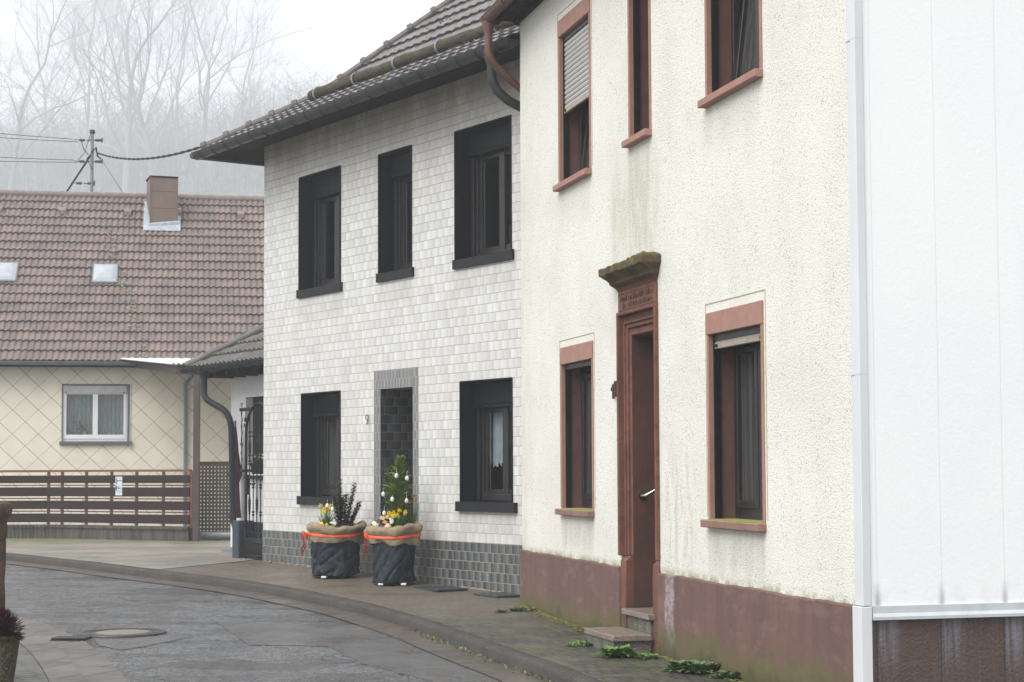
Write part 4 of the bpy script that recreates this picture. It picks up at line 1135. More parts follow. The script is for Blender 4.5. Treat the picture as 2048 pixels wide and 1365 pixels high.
# potted plant on the inner sill
mbp = MB(); mbp.lathe([(.035, 0), (.05, .075), (.045, .075)], (m - .21, .135, c + .13), 14)
pw = empty("potted_orchid", tuple((Pf + db * (m - .21)).to_tuple()) + (c + .1,), 0, "small purple flowering plant in lime green pot behind the white window", "plant")
M0 = Matrix.Translation((Pf.x, Pf.y, 0)) @ Matrix.Rotation(math.atan2(db.y, db.x), 4, 'Z')
def to_world(mb, M, org): mb.v = [tuple((M @ Vector(v)) - Vector(org)) for v in mb.v]; return mb
to_world(mbp, M0, pw.location).build("pot", gm("lime_pot", (.32, .62, .04), .5), pw, True, 40)
mb = MB(); rr_ = random.Random(5)
def leafquad(mb, p, d, w_, L, up=Vector((0, 0, 1))):
    d = d.normalized(); sd_ = d.cross(up)
    if sd_.length < .01: sd_ = Vector((1, 0, 0))
    sd_.normalize(); nrm = sd_.cross(d)
    mid = p + d * L * .5 + nrm * L * .06
    mb.add([p, mid + sd_ * w_ * .5, p + d * L, mid - sd_ * w_ * .5], [(0, 1, 2, 3)])
for k in range(46):
    p = Vector((m - .21 - rr_.uniform(-.08, .34), .14 + rr_.uniform(-.02, .02), c + .14 + rr_.random() ** 1.6 * .22))
    leafquad(mb, p, Vector((rr_.uniform(-1, 1), rr_.uniform(-.3, .1), rr_.uniform(-.1, 1))), .035, .09)
to_world(mb, M0, pw.location).build("foliage", G['green'], pw)
mb = MB()
for k in range(16):
    p = Vector((m - .32 + rr_.uniform(-.07, .06), .12, c + .34 + rr_.uniform(-.05, .06))); leafquad(mb, p, Vector((rr_.uniform(-1, 1), -.2, rr_.uniform(-1, 1))), .04, .05)
to_world(mb, M0, pw.location).build("flower", gm("violet_petal", (.30, .06, .28), .6), pw)
# roof
def proff(v):
    l = math.hypot(1, .84)
    if v is None: return 4.86 * l
    t = v / l; return (-.36 + t, 3.60 + .84 * t, -.84 / l, 1 / l)
mb = MB(); tile_field(mb, -5.2, 7.0, proff, .335, .125, .036, .034)
rf = mb.build("roof", G['roof_far'], fh)
mb = MB(); mb.quad((-5.2, -.36, 3.595), (7, -.36, 3.595), (7, 4.5, 7.67), (-5.2, 4.5, 7.67)); mb.quad((-5.2, 4.5, 7.67), (7, 4.5, 7.67), (7, 9.6, 3.5), (-5.2, 9.6, 3.5)); mb.build("roof_deck", G['roof_far'], rf)
mb = MB(); s = -5.2
while s < 7.0:
    mb.tube([(s, 4.5, 7.70), (s + .34, 4.5, 7.70)], [.095, .082], 12); s += .335
mb.build("ridge_caps", G['cap_far'], rf, True, 40)
mb = MB(); half_gutter(mb, -5.2, 6.9, 0, 0, .07); mb.v = [(x, -.43 - y, 3.60 + z) for x, y, z in mb.v]; mb.build("gutter", G['steelpole'], fh, True, 45)
mb = MB(); mb.box(-5, 6.8, -.36, 0, 3.52, 3.545); mb.box(-5.2, 6.9, -.37, -.345, 3.50, 3.61); mb.build("soffit", G['soffit'], fh)
def on_roof(s, t): return Vector((s, -.36 + t, 3.62 + .84 * t))
# skylights
for i, s in enumerate((1.96, -.12)):
    mb = MB(); mb.box(-.25, .25, -.02, .03, .0, .12)
    an = math.atan(.84)
    mb = MB(); mb.bevbox(-.27, .27, -.36, .36, .0, .075, .01)
    mb.v = [tuple(on_roof(s, 2.36) + Vector((x, y * math.cos(an) - z * math.sin(an), y * math.sin(an) + z * math.cos(an)))) for x, y, z in mb.v]
    sk = mb.build("skylight", G['steelpole'], rf)
    mb = MB(); mb.loft([[(-.24, -.32, .076), (.24, -.32, .076), (.24, .32, .076), (-.24, .32, .076)], [(-.16, -.24, .12), (.16, -.24, .12), (.16, .24, .12), (-.16, .24, .12)], [(-.02, -.05, .155), (.02, -.05, .155), (.02, .05, .155), (-.02, .05, .155)]], True, True)
    mb.v = [tuple(on_roof(s, 2.36) + Vector((x, y * math.cos(an) - z * math.sin(an), y * math.sin(an) + z * math.cos(an)))) for x, y, z in mb.v]
    mb.build("dome", G['skylight_dome'], sk)
for s in (-.45, .93, 2.37, 3.48, 4.89):
    mb = MB(); q = on_roof(s, 4.26)
    mb.loft([[(q.x - .09, q.y + .10, q.z + .10), (q.x + .09, q.y + .10, q.z + .10), (q.x + .09, q.y + .1, q.z + .16), (q.x - .09, q.y + .1, q.z + .16)], [(q.x - .075, q.y - .10, q.z - .03), (q.x + .075, q.y - .10, q.z - .03), (q.x + .075, q.y - .10, q.z + .06), (q.x - .075, q.y - .10, q.z + .06)]], True, True)
    mb.build("roof_vent", G['cap_far'], rf)
mb = MB()
for k in range(150):
    u = rnd.random(); s = 1.85 + u * 1.05 + rnd.gauss(0, .07); t = 3.95 - u * 3.9 + rnd.uniform(-.1, .1)
    if t < .05 or (1.65 < s < 2.3 and 1.9 < t < 2.8): continue
    q = on_roof(s, t); r = rnd.uniform(.008, .024); mb.ball((q.x, q.y - .04, q.z + .055), r * 1.3, 4, .5)
mb.build("lichen_spots", gm("pale_lichen", (.40, .42, .28), .9), rf)['kind'] = 'stuff'
# chimney
cc = on_roof(3.12, 4.2); rot = Matrix.Rotation(R(8), 4, 'Z')
mb = MB(); h0, h1 = 6.75, 8.03
for z0, z1 in ((6.7, 7.30), (7.305, 7.68), (7.685, 8.00)):
    mb.bevbox(-.30, .30, -.33, .33, z0, z1, .004)
mb.bevbox(-.315, -.29, -.345, -.32, 6.7, 8.0, .002); mb.bevbox(.29, .315, -.345, -.32, 6.7, 8.0, .002)
mb.v = [tuple(rot @ Vector(v) + Vector((cc.x, cc.y, 0))) for v in mb.v]
cm = mb.build("chimney", G['brown_clad'], fh)
mb = MB(); mb.bevbox(-.32, .32, -.35, .35, 8.0, 8.035, .004); mb.v = [tuple(rot @ Vector(v) + Vector((cc.x, cc.y, 0))) for v in mb.v]; mb.build("cap", G['soffit'], cm)
mb = MB(); an = math.atan(.84)
mb.bevbox(-.42, .40, -.56, .40, .03, .058, .01); mb.v = [tuple(on_roof(3.14, 4.14) + Vector((x, y * math.cos(an) - z * math.sin(an), y * math.sin(an) + z * math.cos(an)))) for x, y, z in mb.v]
mb2 = MB(); cs = [rot @ Vector(c_) for c_ in ((-.345, -.375, 0), (.345, -.375, 0), (.345, .375, 0), (-.345, .375, 0))]
mb2.loft([[(cc.x + c_.x, cc.y + c_.y, 3.62 + .84 * (cc.y + c_.y + .36) + dz) for c_ in cs] for dz in (-.05, .13)], True, True)
mb.add(mb2.v, mb2.f)
mb.build("flashing", G['lead'], cm)
mb = MB(); mb.tube([(3.66, -.045, 3.2), (3.66, -.045, .2)], .035, 10); mb.tube([(3.9, -.05, 3.5), (3.8, -.045, 3.35), (3.66, -.045, 3.2)], .035, 10); mb.build("downpipe", G['pipe'], fh, True, 50)

# roof mast with insulators and cables
mp = Vector((-10.14, 42, 0))
ma = empty("roof_mast", (mp.x, mp.y, 6.4), 0, "steel power line mast with brown insulators standing behind the tiled ridge", "mast")
mb = MB(); mb.tube([(0, 0, 0), (0, 0, 3.2)], .038, 10); mb.build("pole", G['steelpole'], ma, True, 50)
mb = MB(); mb.lathe([(.05, 3.18), (.07, 3.20), (.068, 3.26), (.03, 3.28)], (0, 0, 0), 12); mb.build("cap", G['slate_pipe'], ma)
for (z, l, r) in ((3.02, -.14, .24), (2.50, -.14, .24), (1.97, -.2, .06)):
    mb = MB(); mb.tube([(l, 0, z), (r, 0, z)], .02, 8); cr = mb.build("crossarm", G['steelpole'], ma)
    mb = MB(); mb.tube([(l - .30, -.02, z + .01), (l - .02, -.02, z)], .010, 6)
    mb.tube([(l - .16, -.02, z), (l - .04, -.02, z)], .034, 10); mb.tube([(r - .16, 0, z), (r - .01, 0, z)], .036, 10); mb.tube([(r - .005, 0, z - .06), (r + .005, 0, z + .06)], .018, 6)
    mb.build("insulator", G['insul'], cr)
mb = MB(); mb.tube([(.0, 0, 2.7), (-.84, 0, 1.4)], .024, 6); mb.build("stay", G['iron'], ma)
mb = MB()
mb.tube([(.0, -.03, 2.72), (.10, -.03, 2.84), (.14, -.03, 2.62), (.22, -.03, 2.56)], .022, 6); mb.tube([(-.02, -.03, 3.2), (-.18, -.03, 2.7), (-.34, -.03, 2.52)], .008, 5)
mb.tube([(-.26, -.03, 3.03), (-.2, -.03, 2.8), (-.08, -.03, 2.66)], .010, 5); mb.tube([(.23, -.03, 2.55), (.8, .3, 1.6)], .006, 5); mb.tube([(.02, -.04, 2.3), (-.12, -.05, 2.55), (.08, -.05, 2.8), (.16, -.04, 2.6)], .012, 5)
mb.build("cable_loops", G['wire'], ma, True)
def span(name, a, b, sag, r, label, grp=None, twist=False):
    a, b = Vector(a), Vector(b); P = []
    n = 90 if twist else 24
    for i in range(n + 1):
        t = i / n; p = a.lerp(b, t); p.z -= sag * 4 * t * (1 - t); P.append(p - a)
    mb = MB()
    if twist:
        for ph in (0, math.pi):
            mb.tube([p + Vector((0, math.cos(i * .9 + ph), math.sin(i * .9 + ph))) * r * .6 for i, p in enumerate(P)], r * .62, 5)
    else: mb.tube(P, r, 5)
    return tag(mb.build(name, G['wire'], None, True, None, a), label, "cable", grp)
span("power_cable", (-10.0, 41.97, 9.10), (-3.86, 24.55, 6.20), .25, .022, "thick twisted cable sagging from the mast to the tiled house roof", None, True)
gl_ = "overhead wires left of the mast"
span("overhead_wire", (-10.58, 41.9, 9.43), (-19.5, 30, 9.0), .25, .007, "topmost thin overhead wire reaching the mast from the left", gl_)
span("overhead_wire", (-10.50, 42.1, 9.40), (-19.5, 30.3, 8.72), .25, .007, "second thin overhead wire from the top, left of the mast", gl_)
span("overhead_wire", (-10.56, 41.9, 8.92), (-19.5, 30, 8.05), .22, .007, "third thin overhead wire, ending at the middle crossarm", gl_)
span("overhead_wire", (-10.50, 42.1, 8.90), (-19.5, 30.2, 7.75), .22, .007, "lowest thin overhead wire left of the mast", gl_)

# ------------------------------------------------------------------ canopy
cp = empty("canopy", (-5.51, 30.6, gp(30.6)), 0, "white corrugated canopy on a brown steel post beside the far house", "canopy")
def loc(mb, o): mb.v = [(x - o.location.x, y - o.location.y, z - o.location.z) for x, y, z in mb.v]; return mb
mb = MB(); mb.bevbox(-5.57, -5.462, 30.55, 30.65, .1, 3.19, .006); loc(mb, cp).build("post", G['post'], cp)
def obeam(mb, a, b, w_, h):
    a, b = Vector(a), Vector(b); d = (b - a).normalized(); n = Vector((-d.y, d.x, 0)).normalized() * w_ / 2; u = Vector((0, 0, h / 2))
    mb.add([a - n - u, a + n - u, a + n + u, a - n + u, b - n - u, b + n - u, b + n + u, b - n + u], [(0, 1, 2, 3), (4, 7, 6, 5), (0, 4, 5, 1), (1, 5, 6, 2), (2, 6, 7, 3), (3, 7, 4, 0)])
mb = MB(); obeam(mb, (-7.62, 35.3, 3.58), (-5.92, 31.0, 3.20), .06, .14); obeam(mb, (-5.95, 31.0, 3.20), (-4.3, 31.0, 3.22), .06, .13); loc(mb, cp).build("beam", G['post'], cp)
mb = MB(); rings = []
for k in range(2):
    ring = []
    for i in range(161):
        u = i / 160; 
        A_, B_ = (Vector((-8.0, 35.4, 3.69)), Vector((-4.0, 35.9, 3.69))) if k == 0 else (Vector((-6.0, 30.85, 3.30)), Vector((-4.0, 30.85, 3.32)))
        p = A_.lerp(B_, u); ring.append((p.x, p.y, p.z + .018 * math.sin(u * 6.283 * 22)))
    rings.append(ring)
mb.loft(rings, False); mb2 = MB(); mb2.loft([[(x, y, z + .012) for x, y, z in r] for r in rings], False); mb.add(mb2.v, mb2.f)
loc(mb, cp).build("roof_sheet", G['poly'], cp)

# ------------------------------------------------------------------ board fence on its curb
fp = [Vector((-5.62, 30.66)), Vector((-8.53, 32.25)), Vector((-9.5, 32.3)), Vector((-13.5, 32.45))]
fe = empty("board_fence", (-8.53, 32.25, gp(32)), 0, "dark brown horizontal board fence with red rails on a ribbed concrete curb", "fence")
def alongf(a, b, mbs, z0, z1, y0, y1):
    d = (b - a); L = d.length; d /= L; n = Vector((d.y, -d.x))
    if n.y > 0: n = -n
    vs = []
    for q, off in ((a, y0), (b, y0), (b, y1), (a, y1)):
        p = q + n * off; vs.append((p.x, p.y))
    mbs.add([(x, y, z0) for x, y in vs] + [(x, y, z1) for x, y in vs], [(0, 3, 2, 1), (4, 5, 6, 7), (0, 1, 5, 4), (1, 2, 6, 5), (2, 3, 7, 6), (3, 0, 4, 7)])
segs = [(fp[0], fp[1]), (fp[1], fp[2]), (fp[2], fp[3])]
for (z0, z1) in ((1.205, 1.345), (.965, 1.13), (.73, .885), (.49, .65)):
    mb = MB()
    for a, b in segs: alongf(a, b, mb, z0, z1, .03, .055)
    loc(mb, fe).build("board", G['board'], fe)
mb = MB()
for a, b in segs: alongf(a, b, mb, 1.405, 1.445, -.03, .04)
loc(mb, fe).build("top_rail", G['redrail'], fe)
for z in (1.165, .925, .69):
    mb = MB()
    for a, b in segs: alongf(a, b, mb, z - .010, z + .010, -.02, .0)
    loc(mb, fe).build("rail", G['redrail'], fe)
d01 = (fp[1] - fp[0])
posts = [fp[0].lerp(fp[1], t) for t in (.0, .185, .37, .545, .725, .90, 1.0)] + [fp[2], Vector((-10.6, 32.34)), Vector((-11.8, 32.4))]
for p in posts:
    mb = MB(); mb.box(p.x - .025, p.x + .025, p.y - .02, p.y + .028, .42, 1.42); loc(mb, fe).build("post", G['redrail'], fe)
mb = MB()
for a, b in segs: alongf(a, b, mb, .0, .395, -.08, .06)
for a, b in segs: alongf(a, b, mb, .396, .445, -.11, .09)
for k in range(10):
    pass
loc(mb, fe).build("curb", G['curb'], fe)
# sign on the fence
sp = fp[0].lerp(fp[1], .478); sn = Vector((d01.y, -d01.x)).normalized(); sn = sn if sn.y < 0 else -sn
sgp = sp + sn * .06
sg = empty("notice_sign", (sgp.x, sgp.y, .985), math.atan2(sn.y, sn.x) + math.pi / 2, "small white notice with purple and blue marks fixed to the board fence", "sign")
mb = MB(); mb.bevbox(-.078, .078, -.006, .0, .0, .335, .002); mb.build("panel", G['sign_white'], sg)
mb = MB(); mb.prism([(-.055 + .018 * math.cos(a), .135 + .045 * math.sin(a)) for a in [i * 6.2832 / 14 for i in range(14)]], 'y', -.0085, -.0062); mb.build("emblem", G['sign_purple'], sg)
mb = MB(); mb.prism([(-.065, .30), (-.035, .285), (-.03, .25), (-.045, .20), (-.06, .215), (-.055, .26)], 'y', -.0085, -.0062); mb.build("figure_mark", G['sign_blue'], sg)
mb = MB()
for k in range(6): x = -.028 + k * .017; mb.box(x, x + .011, -.008, -.0062, .258, .276)
for k in range(7): x = -.06 + k * .018; mb.box(x, x + .012, -.008, -.0062, .075, .082); mb.box(x, x + .010, -.008, -.0062, .058, .064); mb.box(x, x + .010, -.008, -.0062, .305, .309)
mb.prism([(-.022, .115), (.02, .115), (.03, .15), (.005, .13), (-.01, .165)], 'y', -.008, -.0062); mb.prism([(.0, .16), (.012, .175), (.005, .155)], 'y', -.008, -.0062)
mb.build("lettering", G['sign_black'], sg)
mb = MB(); mb.prism([(.038, .135), (.05, .145), (.068, .115), (.056, .112)], 'y', -.008, -.0062); mb.build("red_mark", G['sign_red'], sg)

# perforated gate and pipe
pg = empty("perforated_gate", (-5.25, 31.0, gp(31) + .1), 0, "brown perforated metal gate beside the canopy post", "gate")
mb = MB(); hs = []
for i in range(11):
    for j in range(18):
        x = -.26 + .062 * i; z = .07 + .066 * j; hs.append((x - .011, x + .011, z - .012, z + .012))
facade(mb, -.29, .42, .0, 1.26, hs, -.0, .004); mb.build("panel", G['perf'], pg)
mb = MB(); mb.bevbox(-.30, .43, -.012, .015, -.03, .0, .003); mb.bevbox(-.30, .43, -.012, .015, 1.26, 1.29, .003); mb.bevbox(-.30, -.285, -.0125, .0155, -.031, 1.291, .003); mb.bevbox(.415, .43, -.0125, .0155, -.031, 1.291, .003); mb.build("frame", G['perf'], pg)
mb = MB(); mb.tube([(0, 0, 0), (.7, 0, .0)], .07, 16); mb.tube([(.30, 0, 0), (.36, 0, 0)], .078, 16)
tag(mb.build("drain_pipe", G['pipe'], None, True, 50, (-5.5, 30.95, gp(31) + .085)), "grey plastic pipe lying on the ground under the perforated gate", "pipe")

# ------------------------------------------------------------------ annex between the houses
ax_o = Vector((-4.37, 27.2)); an_e = empty("annex", (ax_o.x, ax_o.y, 0), math.atan2(dt.y, dt.x), "small white annex with mossy hipped tile roof beside the tiled house", "outbuilding")
# local: x along dt (away), y outwards; corner at 0, wall runs to negative x
mb = MB(); facade(mb, -3.0, 0, -.1, 2.93, [(-1.6, -.52, 1.5, 2.54)], 0, -.2); mb.box(-.2, 0, -4, -.201, -.1, 2.93); mb.build("wall", G['white_render'], an_e)
mb = MB(); mb.bevbox(-1.6, -.52, -.15, -.12, 1.5, 2.54, .004); mb.build("window", G['anth_sill'], an_e)
ao = .51; AZ = 3.005
def profa(v):
    l = math.hypot(1, .64)
    if v is None: return 2.0 * l
    t = v / l; return (ao - t, AZ + .64 * t, .64 / l, 1 / l)
mb = MB(); tile_field(mb, -3.0, ao, profa, .33, .15, .028, .03, trim=lambda v: (-5, ao - v / math.hypot(1, .64) + .02))
rf = mb.build("roof", G['roof_annex'], an_e)
mb = MB(); mb.quad((-3.0, ao, AZ - .01), (ao, ao, AZ - .01), (ao - 2, ao - 2, AZ + 1.27), (-3.0, ao - 2, AZ + 1.27)); mb.quad((ao, ao, AZ + .0), (ao, -4, AZ + .0), (ao - 2, -4, AZ + 1.28), (ao - 2, ao - 2, AZ + 1.28))
mb.build("roof_deck", G['roof_annex'], rf)
mb = MB(); t = 0
while t < 1.9:
    a = Vector((ao - t, ao - t, AZ + .64 * t + .055)); b = Vector((ao - t - .26, ao - t - .26, AZ + .64 * (t + .26) + .055)); mb.tube([a, b], [.075, .062], 10); t += .25
mb.build("hip_caps", G['roof_annex'], rf, True, 40)
mb = MB()
for k in range(260):
    v = rnd.randint(0, 4) * .33 * .842 + rnd.uniform(-.01, .03); s = rnd.uniform(-1.6, ao - v)
    mb.ball((s, ao - v, AZ + .64 * v + .055), rnd.uniform(.010, .024), 4, .6)
mb.build("roof_moss", G['moss'], rf)['kind'] = 'stuff'
mb = MB(); half_gutter(mb, -3.0, ao + .03, ao + .05, AZ - .0, .07)
for k in range(9):
    s = .4 - k * .33; mb.tube([(s, ao + .05 + .072 * math.cos(a), AZ - .072 * math.sin(a)) for a in [math.pi * i / 8 for i in range(9)]], .005, 4)
mb.build("gutter", G['black_pipe'], an_e, True, 45)
mb = MB(); mb.quad((-3.0, 0, 2.93), (ao, 0, 2.93), (ao, ao, 2.93), (-3.0, ao, 2.93)); mb.quad((0, 0, 2.931), (0, -4, 2.931), (ao, -4, 2.931), (ao, 0, 2.931))
for k in range(7): mb.box(-.1 - k * .42, -.02 - k * .42, .0, ao, 2.85, 2.93)
mb.build("soffit", G['soffit'], an_e)
mb = MB()
Q = [(-4.53, 25.72, 2.87), (-4.53, 25.70, 2.62), (-4.52, 25.66, 2.52), (-4.44, 25.6, 2.43), (-4.27, 25.52, 2.35), (-4.16, 25.45, 2.27), (-4.09, 25.4, 2.15), (-4.065, 25.38, 1.95), (-4.05, 25.36, .75), (-3.98, 25.30, .55), (-3.97, 25.3, .2)]
Mi = (Matrix.Translation((ax_o.x, ax_o.y, 0)) @ Matrix.Rotation(math.atan2(dt.y, dt.x), 4, 'Z')).inverted()
Q = [Mi @ Vector((q.x * 1.045, q.y * 1.045, 1.43 + (q.z - 1.43) * 1.045)) for q in smoothline(Q, 1)]
mb.tube(Q, .048, 14); mb.lathe([(.075, 0), (.07, -.1), (.05, -.16)], tuple(Mi @ Vector((-4.734, 26.88, 2.99))), 14)
mb.build("downpipe", G['black_pipe'], an_e, True, 55)

# garden wall with cap, ironwork, gate
gw = empty("garden_wall", (-3.79, 24.95, gp(25)), math.atan2(dt.y, dt.x), "low white garden wall with blue black base behind the iron gate", "wall")
mb = MB(); mb.box(-1.0, .10, -.30, -.12, .51, 1.12); mb.build("upper_wall", G['white_render'], gw)
mb = MB(); mb.box(-1.0, .105, -.305, -.115, -.2, .509); mb.bevbox(-.04, .16, -.11, .14, -.2, .53, .01); mb.build("painted_base", G['navy'], gw)
mb = MB(); mb.bevbox(-1.0, .22, -.36, -.06, 1.122, 1.17, .004); mb.build("cap", G['anth_sill'], gw)
# wrought hanger frame on the wall
hf = empty("wrought_iron_hanger", (-3.86, 24.98, 1.37), math.atan2(dt.y, dt.x), "wrought iron frame with scroll top and twisted bar on the garden wall", "ironwork")
mb = MB()
mb.bevbox(-.62, .06, -.012, .012, .895, .945, .003); mb.bevbox(-.36, .05, -.012, .012, .03, .07, .003)
mb.tube([(0, 0, 0), (0, 0, .9)], .007, 6)
for k in range(30): a = k * .9; z = .08 + k * .027; mb.tube([(.009 * math.cos(a), .009 * math.sin(a), z), (.009 * math.cos(a + .9), .009 * math.sin(a + .9), z + .027)], .005, 4)
mb.tube([(0.03 * math.cos(a) * (1 - k * .03) + .0, 0, .99 + .03 * math.sin(a) * (1 - k * .03)) for k, a in enumerate([R(-100 + 26 * i) for i in range(12)])], .006, 6)
for z in (.42, .44):
    mb.tube([(-.05, 0, z + (.03 if z < .43 else -.03)), (0, 0, z), (.05, 0, z + (.03 if z < .43 else -.03))], .006, 5)
mb.build("bars", G['iron'], hf, True, 50)
mb = MB(); mb.tube([(-.12, 0, .895), (-.12, 0, .80)], .004, 5); mb.tube([(-.12, 0, .80), (-.12, 0, .74)], .02, 8); mb.build("lamp_holder", G['iron'], hf)
mb = MB(); mb.ball((-.12, 0, .70), .04, 10); mb.build("bulb", G['clear'], hf, True)

ig = empty("iron_gate", (-3.77, 24.80, gp(24.8)), math.atan2(-dt.y, -dt.x), "black wrought iron gate with arched top and scrollwork", "gate")
mb = MB(); W = .82
arch = [(W / 2 - W / 2 * math.cos(a), 0, 1.74 + .44 * math.sin(a)) for a in [math.pi * i / 24 for i in range(25)]]
mb.tube([(0, 0, 0)] + arch + [(W, 0, 0)], .020, 8)
mb.bevbox(0, W, -.012, .012, .03, .07, .003); mb.bevbox(0, W, -.012, .012, .22, .245, .003); mb.bevbox(0, W, -.006, .006, .07, .30, .002); mb.bevbox(0, W, -.010, .010, 1.12, 1.15, .003); mb.bevbox(0, W, -.012, .012, .36, .38, .003)
fr_ = mb.build("frame", G['iron'], ig, True, 50)
for k in range(6):
    x = W * (k + 1) / 7; zt = 1.74 + .44 * math.sin(math.acos(max(-1, min(1, 1 - 2 * x / W))))
    mb = MB(); mb.tube([(x, 0, .25), (x, 0, zt)], .009, 6)
    for z in ((.62, .66, 1.0, 1.04) if k % 2 else (.78, .82, 1.33, 1.37)):
        mb.ball((x - .022, 0, z), .013, 6); mb.ball((x + .022, 0, z), .013, 6)
    if k % 2 == 0:
        for zc in (.75, 1.55): mb.tube([(x + .03 * math.sin(i * math.pi / 8), 0, zc - .16 + .04 * i) for i in range(9)], .006, 5); mb.tube([(x - .03 * math.sin(i * math.pi / 8), 0, zc - .16 + .04 * i) for i in range(9)], .006, 5)
    for z in (1.72, 1.78, 1.45):
        if z < zt - .05: mb.ball((x - .02, 0, z), .014, 6); mb.ball((x + .02, 0, z), .014, 6)
    mb.build("bar", G['iron'], ig, True, 60)
mb = MB(); mb.bevbox(.0, .07, -.025, .03, .9, 1.18, .004); mb.tube([(.035, .03, 1.05), (.035, .07, 1.05), (-.07, .07, 1.06)], .010, 6); mb.tube([(.035, .03, 1.05), (.035, .07, 1.05), (.15, .07, 1.06)], .010, 6); mb.build("lock", G['iron'], ig)
# flower trough on the wall
ft = empty("flower_trough", (-3.52, 24.72, 1.37), math.atan2(dt.y, dt.x), "black trough of white flowers on the garden wall behind the gate", "planter")
mb = MB(); mb.loft([[(-.25, -.07, 0), (.2, -.07, 0), (.2, .07, 0), (-.25, .07, 0)], [(-.28, -.09, .16), (.23, -.09, .16), (.23, .09, .16), (-.28, .09, .16)]], True, True); mb.build("trough", G['iron'], ft)
mb = MB(); mw = MB()
for k in range(160):
    p = Vector((rnd.uniform(-.26, .21), rnd.uniform(-.08, .08), .15 + rnd.uniform(0, .10))); leafquad(mb, p, Vector((rnd.uniform(-1, 1), rnd.uniform(-1, 1), rnd.uniform(.1, 1))), .02, .05)
for k in range(26):
    p = Vector((rnd.uniform(-.26, .21), rnd.uniform(-.02, .09), .22 + rnd.uniform(0, .06))); mw.ball(p, .014, 5, .6)
mb.build("foliage", G['green'], ft); mw.build("blossoms", G['white_pet'], ft)
# closed parasol
pa = empty("closed_parasol", (-4.235, 26.75, gp(25)), 0, "folded burgundy parasol standing behind the black downpipe", "parasol")
mb = MB(); mb.lathe([(.012, 1.95), (.03, 1.8), (.055, 1.5), (.095, 1.22), (.105, 1.18), (.06, 1.05), (.08, .65), (.095, .52), (.03, .52)], (.0, 0, 0), 20, True, lambda r, z, a: r * (1 + .12 * math.sin(a * 7))); mb.build("canopy", G['burgundy'], pa, True)
mb = MB(); mb.tube([(0, 0, 0), (0, 0, 2.0)], .018, 8); mb.lathe([(.2, 0), (.2, .05), (.05, .08)], (0, 0, 0), 20); mb.build("pole", G['steelpole'], pa)

